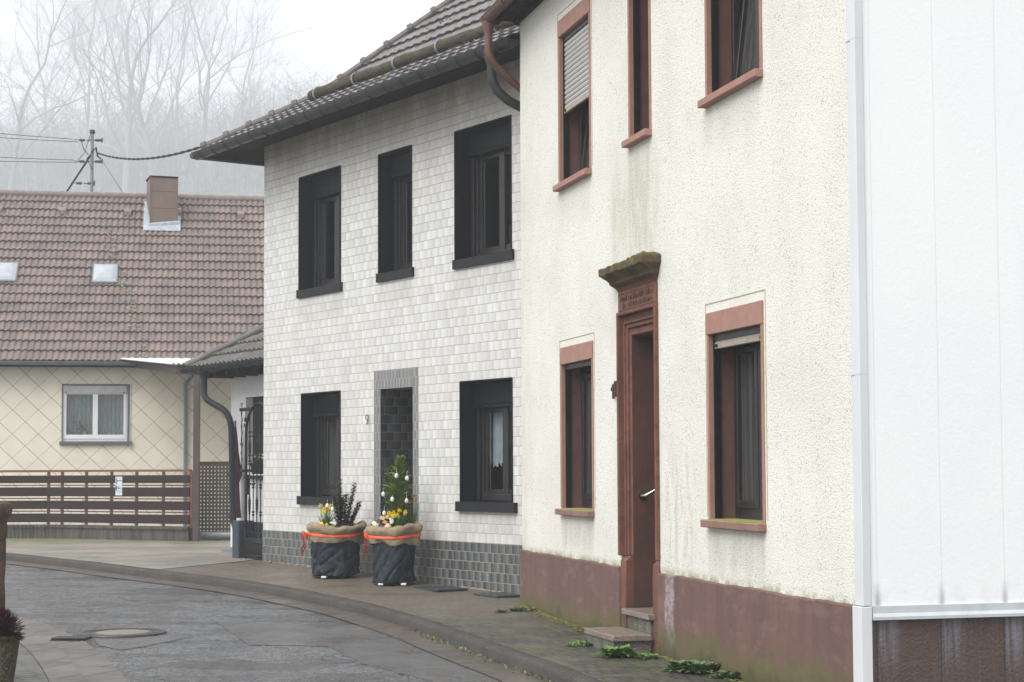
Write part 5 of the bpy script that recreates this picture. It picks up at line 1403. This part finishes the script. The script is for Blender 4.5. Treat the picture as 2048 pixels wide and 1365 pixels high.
# ------------------------------------------------------------------ planters
def sack(loc_, R0_, h, seed, lean, label):
    """pot wrapped in dark cloth with rolled burlap collar and ribbon"""
    e = empty("planter", loc_, 0, label, "planter", "wrapped planters by the tiled house")
    rs = random.Random(seed); off = Vector((seed * 3.1, 0, 0))
    def rad(z, a):
        u = z / h
        base = R0_ * (1.0 - .04 * math.sin(u * math.pi))
        n = mnoise.noise(Vector((math.cos(a) * 1.5, math.sin(a) * 1.5, u * 1.7)) + off) * .05
        n += mnoise.noise(Vector((math.cos(a) * 3.4, math.sin(a) * 3.4, u * 4.0)) + off) * .010
        r = mnoise.noise(Vector((math.cos(a - u * 1.6) * 2.1, math.sin(a - u * 1.6) * 2.1, u * 2.4)) + off * 2)
        n -= max(0, .20 - abs(r)) * .22 * (1 - u * .8)
        r2 = mnoise.noise(Vector((math.cos(a + u * 2.2) * 2.6, math.sin(a + u * 2.2) * 2.6, u * 1.4)) + off * 4)
        n -= max(0, .12 - abs(r2)) * .20 * (1 - u * .7)
        return base + n * (1.1 - .8 * u) * R0_ / .3
    mb = MB(); zs_ = [h * i / 40 for i in range(41)]
    rings = []
    for z in zs_:
        rings.append([(math.cos(a) * rad(z, a) + lean * z / h, math.sin(a) * rad(z, a), z + .025 + (0.014 * math.sin(a * 3 + seed) if z == 0 else 0)) for a in [2 * math.pi * j / 96 for j in range(96)]])
    mb.loft(rings, True, True)
    mb.build("cloth_cover", G['pot_cloth'], e, True)
    def collar(z, a): return R0_ * 1.01 + .012 * math.sin(a * 5 + seed) + mnoise.noise(Vector((math.cos(a) * 2, math.sin(a) * 2, z * 9)) + off) * .03
    mb = MB(); zc = h; rings = []
    N = 96
    for (dr, dz) in ((.006, -.20), (.020, -.16), (.022, -.10), (.010, -.07), (.028, -.055), (.050, -.02), (.050, .015), (.028, .042), (.0, .045), (-.03, .03), (-.04, -.02), (-.05, -.10)):
        ring = []
        for j in range(N):
            a = 2 * math.pi * j / N
            low = (.055 * math.sin(a + 2.6 + seed * .4) - .01) if dz < -.12 else 0
            wob = .016 * math.sin(a * 2 + seed) + .010 * math.sin(a * 5) + mnoise.noise(Vector((math.cos(a) * 3, math.sin(a) * 3, dz * 12)) + off) * .03
            r = collar(zc, a) + dr + mnoise.noise(Vector((math.cos(a) * 7, math.sin(a) * 7, dz * 25)) + off) * .014
            ring.append((math.cos(a) * r + lean, math.sin(a) * r, zc + dz + wob + low))
        rings.append(ring)
    mb.loft(rings, True)
    mb.build("burlap_collar", G['burlap'], e, True)
    mb = MB(); rings = []
    for (dr, dz) in ((.030, -.096), (.033, -.068), (.026, -.067), (.024, -.096)):
        rings.append([(math.cos(a) * (collar(zc, a) + dr) + lean, math.sin(a) * (collar(zc, a) + dr), zc + dz + .012 * math.sin(a * 2 + seed)) for a in [2 * math.pi * j / N for j in range(N)]])
    rings.append(rings[0]); mb.loft(rings, True)
    rb = mb.build("ribbon", G['ribbon'], e, True)
    # bow on the left front with two tails
    mb = MB(); ba = R(200); bc = Vector((math.cos(ba) * (R0_ + .06) + lean, math.sin(ba) * (R0_ + .06), zc - .085))
    tg = Vector((-math.sin(ba), math.cos(ba), 0)); nn = Vector((math.cos(ba), math.sin(ba), 0)); up = Vector((0, 0, 1))
    def loop(sx, sz, L, wd):
        P = [bc + tg * sx * L * math.sin(math.pi * i / 10) + up * (sz * L * .9 * math.sin(math.pi * i / 10) + .025 * math.cos(math.pi * i / 10)) + nn * (.03 * math.sin(math.pi * i / 5)) for i in range(11)]
        for a, b in zip(P, P[1:]): mb.add([a - up * wd, b - up * wd, b + up * wd, a + up * wd], [(0, 1, 2, 3)])
    for sx, sz in ((1, .4), (-1, .5), (.8, -.3), (-.7, -.2)): loop(sx, sz, .05, .016)
    mb.ball(bc, .02, 6)
    for (dx, L, wv) in ((-.03, .24, .02), (.02, .19, .015)):
        P = [bc + tg * (-dx) * 1.5 * t / 8 * 1.0 + Vector((-.028 * t / 8, 0, -L * t / 8)) + nn * wv * math.sin(t * 1.1) for t in range(9)]
        for a, b in zip(P, P[1:]):
            q = (tg * .6 + nn * .8) * .013; mb.add([a - q, b - q, b + q, a + q], [(0, 1, 2, 3)])
    mb.build("bow", G['ribbon'], rb)
    mb = MB(); mb.lathe([(R0_ * .93, h - .10), (R0_ * .9, h - .085), (.01, h - .07)], (lean, 0, 0), 30, True); mb.build("soil", gm("potting_soil", (.03, .022, .016), .95, None, 20, 60, .5, .01), e)
    for a in ((R(235), R(300)) if seed == 2 else (R(248),)):
        mb = MB(); x, y = math.cos(a) * R0_ * .93, math.sin(a) * R0_ * .93
        mb.bevbox(x - .03, x + .035, y - .035, y + .04, .002, .028, .008); mb.build("foot", G['foam'], e)
    return e
p1 = Vector((-2.165, 21.42, gp(21.42))); p2 = Vector((-1.375, 20.36, gp(20.36)))
sack(p1, .315, .60, 1, 0.0, "squat cloth wrapped planter holding the dark leaved shrub, left of the pair")
sack(p2, .262, .64, 2, 0.0, "slimmer cloth wrapped planter holding the bright conifer, right of the pair")

def daffodil_clump(loc_, n, h, spread, label, flowers=True, small=1.0, seed=1, mat='yellow'):
    e = empty("daffodil_clump", loc_, 0, label, "flowers"); rs = random.Random(seed)
    mb = MB()
    for k in range(n * 6):
        a = rs.uniform(0, 6.28); r0 = rs.uniform(0, spread * .4); L = h * rs.uniform(.6, 1.0); lean = rs.uniform(.05, .5)
        base = Vector((math.cos(a) * r0, math.sin(a) * r0, 0)); d = Vector((math.cos(a) * lean, math.sin(a) * lean, 1)).normalized()
        sd_ = Vector((-math.sin(a), math.cos(a), 0)) * .006; mid = base + d * L * .55; tip = base + d * L * .95 + Vector((math.cos(a), math.sin(a), 0)) * L * .1
        mb.add([base - sd_, base + sd_, mid + sd_, mid - sd_, tip], [(0, 1, 2, 3), (3, 2, 4)])
    mb.build("leaves", G['green'], e)
    for k in range(n):
        a = rs.uniform(0, 6.28); r = spread * math.sqrt(rs.random()); z = h * rs.uniform(.78, 1.12)
        c = Vector((math.cos(a) * r, math.sin(a) * r * .8, z)); fd = Vector((rs.uniform(-1, 1), -1.2, rs.uniform(-.3, .3))).normalized()
        u = fd.orthogonal().normalized(); v = fd.cross(u); mb = MB(); R_ = .036 * small
        for q in range(6):
            b = q * math.pi / 3 + rs.random() * .2; w1_ = u * math.cos(b) + v * math.sin(b); w2_ = u * math.cos(b + .45) + v * math.sin(b + .45); w3_ = u * math.cos(b - .45) + v * math.sin(b - .45)
            mb.add([c, c + w2_ * R_ * .55 + fd * .004, c + w1_ * R_ - fd * .004, c + w3_ * R_ * .55 + fd * .004], [(0, 1, 2, 3)])
        mb.k = 1
        rings = [[c + fd * t_ + (u * math.cos(j * .7854) + v * math.sin(j * .7854)) * rr__ for j in range(8)] for t_, rr__ in ((.0, .008 * small), (.018 * small, .010 * small), (.024 * small, .014 * small))]
        mb.loft(rings, True)
        mb.k = 0
        mb.build("flower", [G[mat], G['orange_y']], e)
        mb = MB(); mb.tube([(c.x * .3, c.y * .3, 0), (c.x * .8, c.y * .8, z * .6), tuple(c)], .0035, 4); mb.build("stem", G['green'], e)
    return e
def low_flowers(name, loc_, n, rad_, hgt, label, mat, seed=1, leaf='green', size=.024):
    e = empty(name, loc_, 0, label, "flowers"); rs = random.Random(seed); mb = MB()
    for k in range(n * 14):
        a = rs.uniform(0, 6.28); r = rad_ * math.sqrt(rs.random()); p = Vector((math.cos(a) * r, math.sin(a) * r * .7, rs.uniform(0, hgt * .8)))
        leafquad(mb, p, Vector((math.cos(a), math.sin(a), rs.uniform(.1, .9))), .022, .05)
    mb.build("leaves", G[leaf], e)
    for k in range(n):
        a = rs.uniform(0, 6.28); r = rad_ * .8 * math.sqrt(rs.random()); c = Vector((math.cos(a) * r, math.sin(a) * r * .6 - .01, hgt * rs.uniform(.7, 1.05)))
        fd = Vector((rs.uniform(-.6, .6), -1, rs.uniform(.1, .7))).normalized(); u = fd.orthogonal().normalized(); v = fd.cross(u); mb = MB()
        for q in range(5):
            b = q * 1.2566; w1_ = u * math.cos(b) + v * math.sin(b); w2_ = u * math.cos(b + .6) + v * math.sin(b + .6); w3_ = u * math.cos(b - .6) + v * math.sin(b - .6)
            mb.add([c, c + w2_ * size * .8 + fd * .003, c + w1_ * size, c + w3_ * size * .8 + fd * .003], [(0, 1, 2, 3)])
        mb.k = 1; mb.ball(c + fd * .004, size * .22, 5); mb.k = 0
        mb.build("flower", [G[mat], G['orange_y']], e)
    return e
z1_, z2_ = p1.z + .55, p2.z + .59
daffodil_clump((p1.x - .10, p1.y - .10, z1_), 9, .29, .09, "taller yellow daffodil clump in the left planter beside the dark shrub", seed=4, small=.95)
low_flowers("primrose", (p1.x - .235, p1.y - .14, z1_), 4, .05, .09, "bright yellow primrose at the left rim of the left planter", 'yellow', 2, size=.032)
low_flowers("primrose", (p1.x - .13, p1.y - .19, z1_), 5, .07, .11, "small yellow primroses right of the bright one in the left planter", 'yellow', 6, size=.022)
low_flowers("white_flower_cluster", (p1.x - .015, p1.y - .16, z1_), 5, .05, .13, "white blossoms among leaves in front of the dark shrub", 'white_pet', 9, size=.022)
low_flowers("white_flower_cluster", (p1.x + .10, p1.y - .24, z1_ - .01), 2, .025, .07, "lone white blossom on the front rim of the left planter", 'white_pet', 12, size=.026)
daffodil_clump((p2.x + .045, p2.y - .12, z2_), 16, .24, .12, "dense yellow daffodil clump at the foot of the conifer", seed=8, small=.85)
daffodil_clump((p2.x + .22, p2.y + .12, z2_ + .02), 3, .36, .06, "three small orange daffodils leaning before the doorway", seed=18, small=.8, mat='orange_y')
low_flowers("hellebore", (p2.x - .10, p2.y - .12, z2_), 6, .07, .19, "peach coloured hellebore blossoms in the right planter", 'peach', 21, 'shrub', .026)
low_flowers("hellebore", (p2.x - .215, p2.y - .12, z2_), 4, .06, .12, "white hellebore blossoms at the left rim of the right planter", 'white_pet', 25, 'shrub', .026)
low_flowers("hellebore", (p2.x - .02, p2.y - .16, z2_), 3, .035, .18, "pale blossoms between peach hellebore and daffodils", 'white_pet', 29, 'shrub', .026)

# dark shrub
e = empty("evergreen_shrub", (p1.x + .10, p1.y, z1_), 0, "dark small leaved shrub with upright twigs in the left planter", "shrub")
mb = MB(); ms = MB(); rs = random.Random(11)
def twig(base, tip, n, ls):
    n = int(n * .68)
    mid = base.lerp(tip, .5) + Vector((rs.uniform(-.02, .02), 0, .02)); P = [base, base.lerp(mid, .5), mid, mid.lerp(tip, .5), tip]
    ms.tube(P, [.005, .0045, .004, .003, .002], 5)
    for k in range(n):
        t = .12 + .88 * k / n; i = min(3, int(t * 4)); p = P[i].lerp(P[i + 1], t * 4 - i)
        a = k * 2.4; leafquad(mb, p, Vector((math.cos(a), math.sin(a), .45)), ls * .58, ls * rs.uniform(.8, 1.2))
for (bx, tx, h, n) in ((-.03, -.06, .62, 110), (.0, .02, .50, 90), (.03, .12, .56, 100), (-.05, -.12, .44, 80), (.06, .22, .36, 70), (.05, .17, .30, 60), (-.02, -.03, .40, 40), (.02, .07, .40, 40), (-.07, -.10, .30, 30), (.02, .0, .28, 34), (.06, .13, .22, 30), (-.03, -.07, .52, 40)):
    for q in range(2): twig(Vector((bx + rs.uniform(-.02, .02), rs.uniform(-.05, .05), 0)), Vector((tx + rs.uniform(-.025, .025), rs.uniform(-.09, .09), h * rs.uniform(.85, 1.12) + (.02 if q == 0 else 0))), n, .054)
ms.build("stem", G['stem'], e); mb.build("crown", G['shrub'], e)
# conifer
e = empty("conifer_sapling", (p2.x + .02, p2.y, z2_), 0, "young bright green conifer hung with white eggs in the right planter", "conifer")
mb = MB(); ms = MB(); rs = random.Random(5); HT = .90
ms.tube([(0, 0, -.05), (.01, 0, .4), (.03, 0, .75), (.06, 0, HT)], [.012, .009, .006, .003], 6)
ms.build("trunk", G['stem'], e)
def spray(p, d, L, w_):
    d = d.normalized(); side = d.cross(Vector((rs.uniform(-.3, .3), rs.uniform(-.5, .5), 1))).normalized()
    n = max(4, int(L / .012))
    for k in range(n):
        t = k / n; q = p + d * L * t + Vector((0, 0, -.25 * L * t * t))
        l2 = w_ * (1 - t * .75) * rs.uniform(.7, 1.2)
        for sgn in (-1, 1):
            dd = (d * .8 + side * sgn + Vector((0, 0, rs.uniform(-.25, .35)))).normalized()
            leafquad(mb, q, dd, .016, l2)
    leafquad(mb, p + d * L * .9, d, .012, w_)
for k in range(210):
    u = (k + .5) / 210; z = .06 + u * (HT - .10)
    if .62 < u < .70: Lr = .13
    Lr = (.25 * (1 - u) ** .6 + .03) * rs.uniform(.55, 1.15)
    if .35 < u < .65: Lr *= 1.15
    if u > .82: Lr *= .8
    if u < .25: Lr *= .65
    a = k * 2.39996 + rs.uniform(-.3, .3); up_ = rs.uniform(.1, .9) + u * .7
    p = Vector((.03 * u + .02 * u * u, 0, z)); spray(p, Vector((math.cos(a), math.sin(a) * .8, up_)), Lr, .055)
for (ax_, az_, dx_, dz_, L) in ((.05, .50, 1, .45, .20), (-.02, .45, -1, .25, .19), (0, .24, -1, .1, .17), (.05, .80, .55, 1, .14), (-.02, .62, -.7, .8, .16), (.04, .60, .8, .8, .15)):
    for q in range(3): spray(Vector((ax_, 0, az_)), Vector((dx_, rs.uniform(-.4, .2), dz_ + rs.uniform(-.15, .15))), L, .04)
mb.build("crown", G['conifer'], e)
# eggs
def egg(x, y, z, str_len, label):
    e = empty("easter_egg", (x, y, z), 0, label, "egg", "white eggs hanging in the planters")
    mb = MB(); prof = []
    for i in range(13):
        t = math.pi * i / 12; prof.append((max(.0005, .0215 * math.sin(t) * (1 + .12 * math.cos(t))), -.029 * math.cos(t)))
    mb.lathe(prof, (0, 0, 0), 16); mb.build("shell", G['egg'], e, True)
    mb = MB(); mb.tube([(0, 0, .028), (.002, 0, .028 + str_len)], .0018, 4); mb.build("string", G['thread'], e)
def egg_px(px, py, d, *a):
    q = F * 3500 + Rt * (px - 1024) - Up * (py - 742.3); q /= q.y
    v = Vector((0, 0, 1.43)) + q * d; egg(v.x, v.y, v.z, *a)
for px, py, d, s_, lb in ((654.5, 1012, p1.y - .20, .05, "white egg on the left twig of the dark shrub"), (665, 1019, p1.y - .22, .07, "white egg lower and right of its neighbour on the dark shrub"),
                       (793, 952, p2.y - .16, .055, "topmost white egg near the tip of the conifer"), (814, 957, p2.y - .12, .06, "white egg high on the right side of the conifer"),
                       (766.5, 989, p2.y - .10, .05, "white egg at the far left middle of the conifer"), (784.5, 999, p2.y - .19, .02, "white egg half hidden in the centre of the conifer"),
                       (813, 1002, p2.y - .12, .07, "white egg at the right middle of the conifer"), (768.5, 1027, p2.y - .12, .06, "lowest white egg just above the hellebores")):
    egg_px(px, py, d, s_, lb)
mb = MB(); prof = []
for i in range(15):
    t = math.pi * i / 14; prof.append((max(.001, .050 * math.sin(t) * (1 - .14 * math.cos(math.pi - t))), -.066 * math.cos(t)))
mb.lathe(prof, (0, 0, 0), 22); tag(mb.build("easter_egg", G['egg_tan'], None, True, None, (p2.x - .055, p2.y - .205, z2_ + .055)), "large cream coloured egg standing in the right planter", "egg")

# cover plates on the pavement by the tiled house
def plate(pts, label):
    cx = sum(p[0] for p in pts) / 4; cy = sum(p[1] for p in pts) / 4; mb = MB()
    mb.loft([[(x - cx, y - cy, z) for x, y in pts] for z in (.0, .018)] + [[((x - cx) * .985, (y - cy) * .985, .022) for x, y in pts]], True, True)
    o = mb.build("cover_plate", G['mat'], None, False, None, (cx, cy, gp(cy) - .002)); tag(o, label, "cover plate", "dark cover plates on the pavement")
plate([(-1.12, 19.93), (-.83, 19.36), (-.50, 19.55), (-.78, 20.10)], "dark cover plate by the tiled wall, nearer the planters")
plate([(-.43, 19.02), (-.17, 18.62), (.12, 18.75), (-.10, 19.20)], "dark cover plate by the tiled wall, beside the cream house corner")
# manhole
mh = empty("manhole_cover", (-3.62, 16.33, gr(16.33)), 0, "round manhole cover with pale concrete centre in the road", "manhole cover")
mb = MB(); mb.lathe([(.30, .0), (.30, .014), (.335, .014), (.335, .010), (.36, .010), (.36, .015), (.40, .014), (.405, .0)], (0, 0, 0), 48, False); mb.build("ring", G['castiron'], mh)
mb = MB(); mb.lathe([(.245, .0), (.245, .012), (.24, .014), (.001, .016)], (0, 0, 0), 40, False); mb.build("centre", G['concrete'], mh)
mb = MB(); mb.lathe([(.298, .0), (.298, .010), (.246, .010), (.246, 0)], (0, 0, 0), 40, False); mb.build("cover", G['castiron'], mh)
# kerb inlet and drain
di = empty("kerb_inlet", (-3.98, 15.78, gr(15.78)), R(-5), "dark slotted drain inlet beside the left gutter slabs", "drain")
mb = MB(); mb.bevbox(-.17, .15, .0, .20, .0, .026, .01); mb.build("lintel", G['kerb'], di)
mb = MB(); mb.box(-.15, .14, -.004, -.001, .004, .020); mb.box(-.15, .14, -.09, -.004, .007, .009); mb.build("slot", G['dark_rail'], di)
dg = empty("drain_grate", (-.80, 16.55, gr(16.55) + .004), R(22), "small dark drain grate in the road by the right kerb", "drain")
mb = MB()
mb.bevbox(-.13, .13, -.13, -.11, 0, .012, .002); mb.bevbox(-.13, .13, .11, .13, 0, .012, .002)
for k in range(8): mb.box(-.13 + k * .0345, -.112 + k * .0345, -.11, .11, .001, .011)
mb.build("bars", G['castiron'], dg); mb = MB(); mb.box(-.12, .12, -.12, .12, .0005, .003); mb.build("pit", G['dark_rail'], dg)

# ------------------------------------------------------------------ left foreground: stone pillar and heather pot
sp_ = empty("stone_pillar", (-3.84, 12.9, gr(12.9)), 0, "weathered stone pillar with moulded cap at the left edge", "pillar")
mb = MB(); rings = []
for i in range(28):
    z = .0 + 1.05 * i / 27
    rings.append([((.112 + .012 * mnoise.noise(Vector((math.cos(a) * 2, math.sin(a) * 2, z * 6)))) * math.cos(a), (.112 + .012 * mnoise.noise(Vector((math.cos(a) * 2, math.sin(a) * 2, z * 6 + 4)))) * math.sin(a), z) for a in [j * math.pi / 12 for j in range(24)]])
mb.loft(rings, True, True); mb.build("shaft", G['oldstone'], sp_, True)
mb = MB(); mb.lathe([(.115, 1.05), (.125, 1.10), (.12, 1.20), (.15, 1.225), (.158, 1.28), (.15, 1.325), (.12, 1.335)], (0, 0, 0), 20, True, lambda r, z, a: r + .008 * mnoise.noise(Vector((math.cos(a) * 3, math.sin(a) * 3, z * 14)))); mb.build("cap", G['oldstone'], sp_, True)
hp = empty("gravel_pot", (-3.54, 12.05, gr(12.05) + .028), 0, "tapered exposed aggregate pot at the left edge holding heather", "planter")
mb = MB(); mb.lathe([(.105, 0), (.115, .05), (.165, .40), (.172, .42), (.150, .42), (.145, .38), (.001, .38)], (0, 0, 0), 28, False, lambda r, z, a: r + .006 * mnoise.noise(Vector((math.cos(a) * 5, math.sin(a) * 5, z * 16)))); mb.build("pot", G['gravelpot'], hp, True)
mb = MB(); rs = random.Random(9)
for k in range(4200):
    a = rs.uniform(0, 6.28); el = rs.uniform(-.25, 1.4); d = Vector((math.cos(a) * math.cos(el), math.sin(a) * math.cos(el), math.sin(el)))
    r0 = rs.uniform(.02, .105); L = rs.uniform(.03, .06); p = d * r0 * Vector((1.25, 1.25, 1)).length * .75
    leafquad(mb, Vector((p.x, p.y, max(-.03, p.z * 1.0))), d + Vector((rs.uniform(-.3, .3), rs.uniform(-.3, .3), rs.uniform(-.1, .4))), .008, L)
tag(mb.build("heather", G['heather'], None, False, None, (-3.53, 12.03, gr(12.03) + .45)), "dark purple heather growing in the gravel pot", "heather")

# ------------------------------------------------------------------ weeds and litter
def weed(x, y, n, size, label, mat='weed', seed=1, spread=.08, cat="weed"):
    rs = random.Random(seed); mb = MB()
    for k in range(n):
        cx, cy = rs.gauss(0, spread), rs.gauss(0, spread * .6)
        for j in range(11):
            a = rs.uniform(0, 6.28); d = Vector((math.cos(a), math.sin(a), rs.uniform(.25, 1.1))); L = size * 1.15 * rs.uniform(.5, 1.1)
            p = Vector((cx, cy, .0)); mid = p + d.normalized() * L * .5
            leafquad(mb, p, d, L * .22, L * .6); leafquad(mb, mid, d + Vector((0, 0, -.5)), L * .3, L * .55)
            leafquad(mb, mid, d.cross(Vector((0, 0, 1))) + d * .6, L * .2, L * .35); leafquad(mb, mid, -d.cross(Vector((0, 0, 1))) + d * .6, L * .2, L * .35)
    return tag(mb.build("weed_clump", G[mat], None, False, None, (x, y, gp(y) - .004)), label, cat, "weeds along the cream house")
weed(.78, 13.66, 9, .13, "fresh green weed clump in front of the lower doorstep", seed=3, spread=.03)
weed(.93, 13.60, 8, .07, "small pale weed right of the doorstep clump", seed=4, spread=.07)
weed(1.05, 13.55, 6, .055, "tiny weeds at the sandstone foot right of the steps", 'weed', 5, .05)
weed(1.25, 12.78, 14, .115, "broad leaved weed patch at the plinth under the near window", 'weed_dark', 6, .07)
weed(1.38, 12.62, 12, .11, "leafy weed patch touching its left neighbour at the plinth", 'weed_dark', 7, .06)
weed(1.50, 12.28, 9, .09, "rightmost small leafy weed at the plinth near the corner", 'weed_dark', 8, .05)
weed(.05, 17.22, 9, .07, "dark weed with dead leaves at the far corner of the cream house", 'weed_dark', 9, .06)
weed(-.10, 17.10, 5, .05, "tiny weed left of the dark corner weed", 'weed_dark', 10, .04)
weed(.56, 14.45, 7, .06, "low weed at the left end of the lower doorstep", 'weed', 12, .06)
mb = MB(); ml = MB(); rs = random.Random(15)
for k in range(900):
    i = rs.randint(12, 60); p = kerb_l[i]; q = kerb_l[i + 1]; t = rs.random(); c = p.lerp(q, t); n_ = offset([p, q], 1)[0] - p
    if c.y > 16.4 or c.y < 9: continue
    dn = mnoise.noise(Vector((c.y * 2.2, 0, 0)))
    if dn < -.15 and rs.random() < .8: continue
    c = c + n_ * (-.02 - abs(rs.gauss(0, .05))); P = Vector((c.x, c.y, gr(c.y) + .006))
    if rs.random() < .6: leafquad(mb, P, Vector((rs.uniform(-1, 1), rs.uniform(-1, 1), rs.uniform(.1, .8))), .014, rs.uniform(.02, .045))
    else: leafquad(ml, P, Vector((rs.uniform(-1, 1), rs.uniform(-1, 1), rs.uniform(.0, .3))), .02, rs.uniform(.02, .04))
tag(mb.build("gutter_weeds", G['weed'], None), "thin line of small green weeds growing along the road kerb", "ground cover", kind="stuff")
tag(ml.build("leaf_litter", G['litter'], None), "dead brown leaves scattered along the kerb", "leaf litter", kind="stuff")
mb = MB()
for k in range(700):
    s = rs.uniform(.2, 7.6); p = Pc + dc * s + Vector((-dc.y, dc.x)) * (.03 + abs(rs.gauss(0, .05)))
    if 3.5 < s < 4.5: continue
    mb.ball((p.x, p.y, gp(p.y) + .0), rs.uniform(.006, .018), 4, .5)
tag(mb.build("moss", G['moss'], None), "yellow green moss along the foot of the cream house", "moss", kind="stuff")
mb = MB()
for k in range(500):
    x = rs.uniform(-3.9, -3.05); y = rs.uniform(11.3, 11.9) ; leafquad(mb, Vector((x, y, gr(y) + .028)), Vector((rs.uniform(-.5, .5), rs.uniform(-.5, .5), 1)), .006, rs.uniform(.02, .05))
tag(mb.build("grass", G['weed'], None), "short grass at the bottom left edge of the pavement", "grass", kind="stuff")

# ------------------------------------------------------------------ bare trees in the fog
def tree(x, y, h, r, seed, label, spread=1.0, lean=0.0, fork=.32):
    rs = random.Random(seed); z = hz(x, y) - .3
    e = empty("bare_tree", (x, y, z), 0, label, "tree", "bare trees on the foggy hillside")
    mt, mc = MB(), MB(); cnt = [0]
    def grow(p, d, L, rad_, dep):
        n = 7 if dep < 3 else 4; P = [p]; rr = [rad_]; dd = d.copy(); q = p.copy()
        for i in range(n):
            dd = (dd + Vector((rs.gauss(0, .13), rs.gauss(0, .13), rs.gauss(0.03, .10))) * (1 if dep else .3)).normalized()
            q = q + dd * L / n; P.append(q.copy()); rr.append(rad_ * (1 - .45 * (i + 1) / n))
        (mt if dep < 2 else mc).tube(P, rr, 7 if dep < 2 else (4 if dep < 4 else 3), False)
        if dep >= 6 or rad_ < .010: return
        k = (6, 5, 5, 4, 4, 3)[dep]
        for i in range(k):
            t = rs.uniform(.42, 1.0) if dep else rs.uniform(fork + .1, 1.0); j = min(n - 1, int(t * n)); c = P[j].lerp(P[j + 1], t * n - j)
            ang = rs.uniform(.4, .95) * spread; az = rs.uniform(0, 6.283)
            o = dd.orthogonal().normalized(); o.rotate(Matrix.Rotation(az, 3, dd)); nd = (dd * math.cos(ang) + o * math.sin(ang) + Vector((0, 0, .12))).normalized()
            grow(c, nd, L * rs.uniform(.48, .74), rr[j] * rs.uniform(.36, .52), dep + 1)
        grow(P[-1], dd, L * .7, rr[-1] * .85, dep + 1)
    grow(Vector((0, 0, 0)), Vector((lean, 0, 1)).normalized(), h * .42, r, 0)
    mt.build("trunk", G['bark'], e); mc.build("crown", G['twig'], e)
def px_x(px, Y): return (px - 1024) / 3500 * Y
tree(px_x(245, 350), 350, 66, .85, 21, "thick bare tree straight above the mast, widest trunk of the hillside", 1.0, .02)
tree(px_x(305, 365), 365, 68, .8, 35, "tall bare tree whose trunk stands above the chimney's left side", 1.1, .05)
tree(px_x(165, 385), 385, 70, .5, 42, "slender straight bare trunk just left of the mast", .8, 0)
tree(px_x(5, 320), 320, 58, .65, 51, "dark bare tree leaning in at the left edge of the fog", 1.1, .06)
tree(px_x(385, 395), 395, 66, .65, 66, "faint bare tree whose crown spreads right above the chimney", 1.15, .12)
tree(px_x(90, 400), 400, 62, .5, 73, "faint bare tree between the left edge and the mast", 1.0, 0)
tree(px_x(200, 430), 430, 58, .5, 91, "pale bare tree behind the mast, fainter than the thick trunk beside it", 1.15, -.05)
tree(px_x(330, 425), 425, 60, .55, 97, "faint wide crowned bare tree between the thick trunks and the chimney", 1.2, .08)
tree(px_x(480, 430), 430, 54, .45, 84, "palest bare tree, rightmost before the tiled roof", 1.1, .03)
# brushwood and far wood
mb = MB(); rs = random.Random(77)
for k in range(900):
    Y = rs.uniform(360, 535); x = px_x(rs.uniform(-160, 640), Y); z = hz(x, Y); h = rs.uniform(9, 24); d = Vector((rs.gauss(0, .12), rs.gauss(0, .1), 1))
    P = [Vector((x, Y, z)) + d * h * t + Vector((rs.gauss(0, .2), 0, 0)) for t in (0, .35, .7, 1)]
    mb.tube(P, [.16, .12, .08, .03], 3, False)
    for q in range(22):
        t = rs.uniform(.1, 1); b = Vector((x, Y, z)) + d * h * t; a = rs.uniform(0, 6.28); L = rs.uniform(2, 7)
        tip = b + Vector((math.cos(a) * L, math.sin(a) * L, L * rs.uniform(.2, 1.1))); mb.tube([b, b.lerp(tip, .5) + Vector((0, 0, .15)), tip], [.05, .04, .02], 3, False)
tag(mb.build("brushwood", G['twig'], None), "tangle of thin bare saplings fading into the fog on the hillside", "woodland", kind="stuff")

# ------------------------------------------------------------------ haze
mb = MB(); mb.box(-188, 188, -28, 548, -1.5, 150)
hzm = bpy.data.materials.new("haze"); hzm.use_nodes = True; nt = hzm.node_tree
for n in list(nt.nodes):
    if n.type == 'BSDF_PRINCIPLED': nt.nodes.remove(n)
vol = nt.nodes.new('ShaderNodeVolumePrincipled'); vol.inputs['Color'].default_value = (.93, .96, 1.0, 1); vol.inputs['Density'].default_value = .0019; vol.inputs['Anisotropy'].default_value = 0.2
nt.links.new(vol.outputs[0], [n for n in nt.nodes if n.type == 'OUTPUT_MATERIAL'][0].inputs['Volume'])
hz_o = tag(mb.build("haze", hzm, None), "even pale fog filling the valley and the hillside", "fog", kind="stuff")
